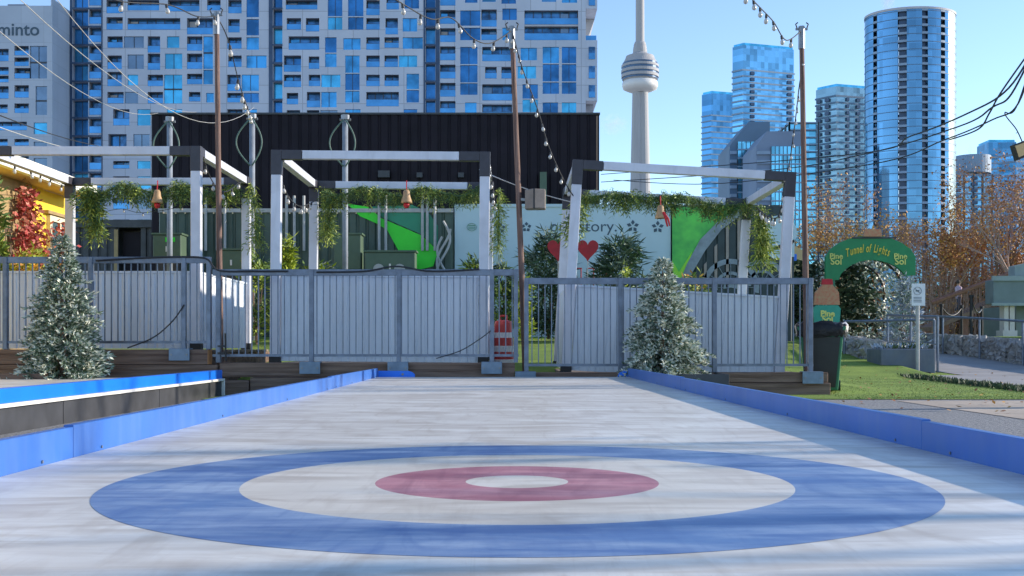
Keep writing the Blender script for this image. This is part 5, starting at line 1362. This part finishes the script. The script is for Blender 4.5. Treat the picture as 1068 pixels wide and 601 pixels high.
# kiosk
YK=31.
r=empty('kiosk',(PX(1080,YK),YK,.6)); tag(r,'grey green kiosk with a canopy at the right photo edge','kiosk')
b=MB(); b.box(PX(1036,YK),PX(1130,YK),YK,YK+.55,PZ(317,YK),PZ(292,YK)); b.build('canopy','kiosk',r,bevel=.02)
b=MB(); b.box(PX(1034,YK),PX(1130,YK),YK-.06,YK-.002,PZ(293,YK),PZ(288,YK)); b.box(PX(1034,YK),PX(1130,YK),YK-.05,YK-.002,PZ(319,YK),PZ(316,YK)); b.build('canopy_trim','kiosk_trim',r)
b=MB(); b.prism(poly_px([(1060,287.5),(1060,277),(1130,262),(1130,287.5)],YK),YK+.1,YK+.5); b.build('roof','kiosk_trim',r)
for x in (1049,1122):
    b=MB(); b.box(PX(x,YK),PX(x+4.6,YK),YK+.1,YK+.4,.45,PZ(318.2,YK)); b.box(PX(x+6,YK),PX(x+11,YK),YK+.1,YK+.4,.45,PZ(318.2,YK)); b.box(PX(x-2,YK),PX(x+13,YK),YK+.05,YK+.5,.45,.62+.15); b.build('pillar','pillar',r)
b=MB(); b.box(PX(1070,YK),PX(1125,YK),YK+.6,YK+2.8,.5,PZ(318.2,YK)); b.build('body','kiosk',r)
# ramp with rusty rail and walking person
YR=58.
r=empty('footbridge_ramp',(PX(1015,YR),YR,.6)); tag(r,'sloping footbridge ramp with a rusty handrail before the autumn trees','ramp')
A_=P(972,341,YR); B_=P(1075,299,YR); A2=P(972,316,YR); B2=P(1075,277,YR)
b=MB(); b.beam(A_+Vector((0,.9,-.1)),B_+Vector((0,.9,-.1)),1.9,.2); b.build('deck','bark',r)
b=MB(); b.tube([A2,B2],.13,6); b.build('handrail','rust',r)
b=MB(); n=44
for q in range(n+1): b.tube([A_.lerp(B_,q/n),A2.lerp(B2,q/n)],.015,4)
b.build('balusters','bark',r)
for q in range(6):
    b=MB(); p=A_.lerp(B_,q/5)+Vector((0,.9,0)); b.box(p.x-.15,p.x+.15,p.y-.15,p.y+.15,.4,p.z-.2); b.build('pier','rust',r)
def person(base,hh,face,label):
    r=empty('person',base,(0,0,face)); tag(r,label,'person')
    s=hh/1.72
    V=[((0,0,.95),.13),((0,0,1.12),.12),((0,0,1.32),.145),((0,0,1.46),.07),((0,.0,1.54),.055),((0,.02,1.62),.095),((0,.02,1.70),.08),
       ((-.17,0,1.40),.06),((-.25,.05,1.15),.045),((-.22,.18,.98),.035),((-.22,.24,.93),.03),
       ((.17,0,1.40),.06),((.25,-.06,1.15),.045),((.24,-.02,.92),.035),((.24,.03,.86),.03),
       ((-.09,0,.88),.095),((-.10,.18,.50),.065),((-.10,.14,.10),.045),((-.10,.28,.03),.04),
       ((.09,0,.88),.095),((.10,-.02,.48),.065),((.10,-.26,.12),.045),((.10,-.16,.03),.04)]
    E=[(0,1),(1,2),(2,3),(3,4),(4,5),(5,6),(2,7),(7,8),(8,9),(9,10),(2,11),(11,12),(12,13),(13,14),(0,15),(15,16),(16,17),(17,18),(0,19),(19,20),(20,21),(21,22)]
    me=bpy.data.meshes.new('body'); me.from_pydata([tuple(Vector(v)*s) for v,_ in V],E,[]); o=bpy.data.objects.new('body',me); col.objects.link(o); o.parent=r
    sk=o.modifiers.new('s','SKIN'); 
    for i,(v,rad) in enumerate(V):
        me.skin_vertices[0].data[i].radius=(rad*s,rad*s)
    me.skin_vertices[0].data[0].use_root=True
    o.modifiers.new('u','SUBSURF').levels=1; o.modifiers['u'].render_levels=2
    me.materials.append(M['skin'])
    b=MB(); b.lathe([(.155*s,.80*s),(.165*s,.95*s),(.165*s,1.1*s),(.205*s,1.36*s),(.17*s,1.43*s),(.07*s,1.50*s)],(0,0,0),16,sy=.78)
    for sg in (-1,1): b.tube([Vector(v)*s for v in (((sg*.17,0,1.40)),((sg*.25,.05*(-sg),1.15)),((sg*.235,.18 if sg<0 else -.02,.97)))],[.075*s,.06*s,.048*s],10)
    b.build('jacket','person_jacket',r,smooth=True,local=True)
    b=MB()
    for v in ((((-.09,0,.90)),((-.10,.18,.50)),((-.10,.14,.12))),(((.09,0,.90)),((.10,-.02,.48)),((.10,-.26,.14)))): b.tube([Vector(q)*s for q in v],[.115*s,.085*s,.065*s],10)
    b.build('trousers','person_trousers',r,smooth=True,local=True)
    b=MB(); b.lathe([(.01,1.80*s),(.07*s,1.785*s),(.105*s,1.73*s),(.108*s,1.66*s),(.09*s,1.61*s)],(0,-.012*s,0),14); b.build('hair','person_hair',r,smooth=True,local=True)
M['skin']=mat('skin',(.50,.30,.22),.6,.05,10); M['person_jacket']=mat('jacket_pink_grey',(.50,.36,.42),.8,.15,8); M['person_trousers']=mat('trousers_dark',(.04,.045,.08),.8,.15,8); M['person_hair']=mat('hair_dark',(.05,.035,.03),.8,.2,9)
pb=A_.lerp(B_,.33)+Vector((0,.8,.01)); person(pb,1.70,R(-75),'person in a pale pinkish jacket walking on the ramp behind the rusty rail')

# ---------------------------------------------------------------- bin and drum
YBn=13.55
r=empty('wheelie_bin',(PX(857,YBn),YBn,-.22),(0,0,R(-16))); tag(r,'dark green wheeled rubbish bin with a black bag over its rim at the fence end','rubbish bin')
w0,w1,d0,d1,h_=.19,.255,.19,.235,.76
def tap(b,w0,w1,d0,d1,z0,z1,mi=0):
    b.v+= [(-w0,-d0,z0),(w0,-d0,z0),(w0,d0,z0),(-w0,d0,z0),(-w1,-d1,z1),(w1,-d1,z1),(w1,d1,z1),(-w1,d1,z1)]; n=len(b.v)-8
    for f in ((3,2,1,0),(4,5,6,7),(0,1,5,4),(1,2,6,5),(2,3,7,6),(3,0,4,7)): b.f.append(tuple(n+i for i in f)); b.m.append(mi)
b=MB(); tap(b,w0,w1,d0,d1,.04,h_); o=b.build('body','bin_green',r,local=True,bevel=.015)
b=MB(); 
b.v=[(-w0+.03,-d0-.006,.08),(w0-.03,-d0-.006,.08),(w1-.04,-d1-.004,h_-.08),(-w1+.04,-d1-.004,h_-.08)]; b.f=[(0,1,2,3)]; b.m=[0]
n=4; b.v+=[(x,y-.012,z) for x,y,z in b.v[:4]]; b.f=[(7,6,5,4)[::-1],(0,1,5,4),(1,2,6,5),(2,3,7,6),(3,0,4,7)]; b.m=[0]*5
b.build('front_panel','bin_black',r,local=True)  # dark sheet paints shade onto the front of the green bin
b=MB(); tap(b,w1+.025,w1+.028,d1+.025,d1+.028,h_-.001,h_+.045); b.build('rim','bin_green',r,local=True,bevel=.008)
b=MB(); rr=random.Random(2)
for ring_ in range(1):
    n=40; prof=[(1.08,h_-.07),(1.10,h_-.03),(1.14,h_+.05),(1.02,h_+.09),(.55,h_+.06),(.05,h_+.03)]
    for f,z in prof:
        for j in range(n):
            a=2*math.pi*j/n; cxx=math.copysign(abs(math.cos(a))**.45,math.cos(a)); sy_=math.copysign(abs(math.sin(a))**.45,math.sin(a))
            jz=rr.uniform(-.028,.028); b.v.append((cxx*(w1+.02)*f*rr.uniform(.985,1.02),sy_*(d1+.02)*f*rr.uniform(.985,1.02),z+jz))
    for i in range(len(prof)-1):
        for j in range(n): b.f.append((i*n+j,i*n+(j+1)%n,(i+1)*n+(j+1)%n,(i+1)*n+j)); b.m.append(1 if (j<3 or j>=37) and i in (1,2,3) else 0)
b.build('bin_bag',['bag','bag_clear'],r,local=True,smooth=True)
for sx in (-1,1):
    b=MB(); b.tube([(sx*.17,.24,.075),(sx*.22,.24,.075)],.075,16); b.build('wheel','bin_black',r,local=True)
b=MB(); b.tube([(-.2,.33,h_),(-.2,.37,h_+.02),(.2,.37,h_+.02),(.2,.33,h_)],.014,6); b.build('handle','bin_black',r,local=True)
YD=16.0; cxx=PX(525,YD); zb=PZ(379,YD)
r=empty('traffic_drum',(cxx,YD,zb)); tag(r,'red and white striped plastic traffic drum seen through the fence','traffic drum')
prof=[(.165,0),(.165,.05),(.155,.055),(.152,.16),(.148,.165),(.146,.25),(.142,.255),(.14,.36),(.136,.365),(.134,.44),(.130,.445),(.128,.55),(.12,.60),(.06,.62),(.01,.62)]
b=MB(); b.lathe(prof,(cxx,YD,zb),28,mis=[1,1,0,0,1,0,0,0,1,0,0,0,0,0]); b.build('barrel',['drum_red','drum_white'],r)
b=MB(); b.tube([(cxx-.05,YD,zb+.62),(cxx-.05,YD,zb+.68),(cxx+.05,YD,zb+.68),(cxx+.05,YD,zb+.62)],.014,6); b.build('handle','drum_red',r)
# small orange booth far behind the pole
YO=34.5
r=empty('market_booth',(PX(838,YO),YO,.6)); tag(r,'small orange booth with a blue and white box beside the hedge','booth')
b=MB(); b.prism(poly_px([(823,300),(823,262),(834,256),(848,262),(848,300)],YO),YO+.5,YO+2); b.build('tent_body','soffit',r)
b=MB(); b.box(PX(824,YO-4),PX(831,YO-4),YO-4,YO-3.8,PZ(272,YO-4),PZ(265,YO-4)); b.build('blue_white_box',['board_bright'],r)

# ---------------------------------------------------------------- steam and cloud
def volmat(name,dens,c=(1,1,1)):
    m=bpy.data.materials.new(name); m.use_nodes=True; nt=m.node_tree; nt.nodes.remove(nt.nodes['Principled BSDF'])
    v=nt.nodes.new('ShaderNodeVolumePrincipled'); v.inputs['Color'].default_value=(*c,1)
    tc=nt.nodes.new('ShaderNodeTexCoord'); ln=nt.nodes.new('ShaderNodeVectorMath'); ln.operation='LENGTH'
    nz=nt.nodes.new('ShaderNodeTexNoise'); nz.inputs['Scale'].default_value=2.4; nz.inputs['Detail'].default_value=4
    nt.links.new(tc.outputs['Object'],nz.inputs['Vector']); nt.links.new(tc.outputs['Object'],ln.inputs[0])
    mr=nt.nodes.new('ShaderNodeMapRange'); mr.inputs['From Min'].default_value=1; mr.inputs['From Max'].default_value=.2; mr.inputs['To Min'].default_value=0; mr.inputs['To Max'].default_value=1
    nt.links.new(ln.outputs['Value'],mr.inputs['Value'])
    m2=nt.nodes.new('ShaderNodeMapRange'); m2.inputs['From Min'].default_value=.42; m2.inputs['From Max'].default_value=.62
    nt.links.new(nz.outputs['Fac'],m2.inputs['Value'])
    ml=nt.nodes.new('ShaderNodeMath'); ml.operation='MULTIPLY'; nt.links.new(mr.outputs[0],ml.inputs[0]); nt.links.new(m2.outputs[0],ml.inputs[1])
    m3=nt.nodes.new('ShaderNodeMath'); m3.operation='MULTIPLY'; m3.inputs[1].default_value=dens; nt.links.new(ml.outputs[0],m3.inputs[0])
    nt.links.new(m3.outputs[0],v.inputs['Density']); nt.links.new(v.outputs[0],nt.nodes['Material Output'].inputs['Volume'])
    return m
def puff(name,c,s,dens,label,cat):
    b=MB(); b.lathe([(math.sin(R(q)),math.cos(R(q))) for q in range(180,-1,-15)],(0,0,0),20)
    o=b.build(name,volmat(name,dens),None,local=True,smooth=True); o.location=c; o.scale=s; tag(o,label,cat,kind='stuff')
puff('steam_plume',P(926,2,446),(3.2,3.2,6),.30,'small white steam plume rising from the round tower','steam')
puff('cloud',P(640,130,3200),(46,40,34),.016,'small faint cloud beside the observation tower','cloud')

# ---------------------------------------------------------------- camera, light, world
cam=bpy.data.cameras.new('camera'); co=bpy.data.objects.new('camera',cam); col.objects.link(co)
co.location=(0,0,H); co.rotation_euler=(R(90),0,0); cam.sensor_width=36; cam.lens=F/1068*36; cam.shift_y=(HY-300.5)/1068
cam.clip_start=.05; cam.clip_end=20000; sc.camera=co
d=Vector((math.cos(SUN_EL)*math.sin(SUN_AZ),math.cos(SUN_EL)*math.cos(SUN_AZ),math.sin(SUN_EL)))
sl=bpy.data.lights.new('sun','SUN'); sl.energy=3.1; sl.angle=R(.7); sl.color=(1,.88,.72); so=bpy.data.objects.new('sun',sl); col.objects.link(so)
so.rotation_euler=(-d).to_track_quat('-Z','Y').to_euler(); so.location=(30,5,20)
w=bpy.data.worlds.new('World'); sc.world=w; w.use_nodes=True; nt=w.node_tree
bg=nt.nodes['Background']; sk=nt.nodes.new('ShaderNodeTexSky'); sk.sky_type='NISHITA'; sk.sun_disc=False
sk.sun_elevation=SUN_EL; sk.sun_rotation=SUN_AZ; sk.ozone_density=1.7; sk.air_density=.75; sk.dust_density=.0
nt.links.new(sk.outputs[0],bg.inputs[0]); bg.inputs[1].default_value=.15
sc.view_settings.view_transform='Standard'; sc.view_settings.look='None'; sc.view_settings.exposure=1.02; sc.view_settings.gamma=1
sc.render.engine='CYCLES'
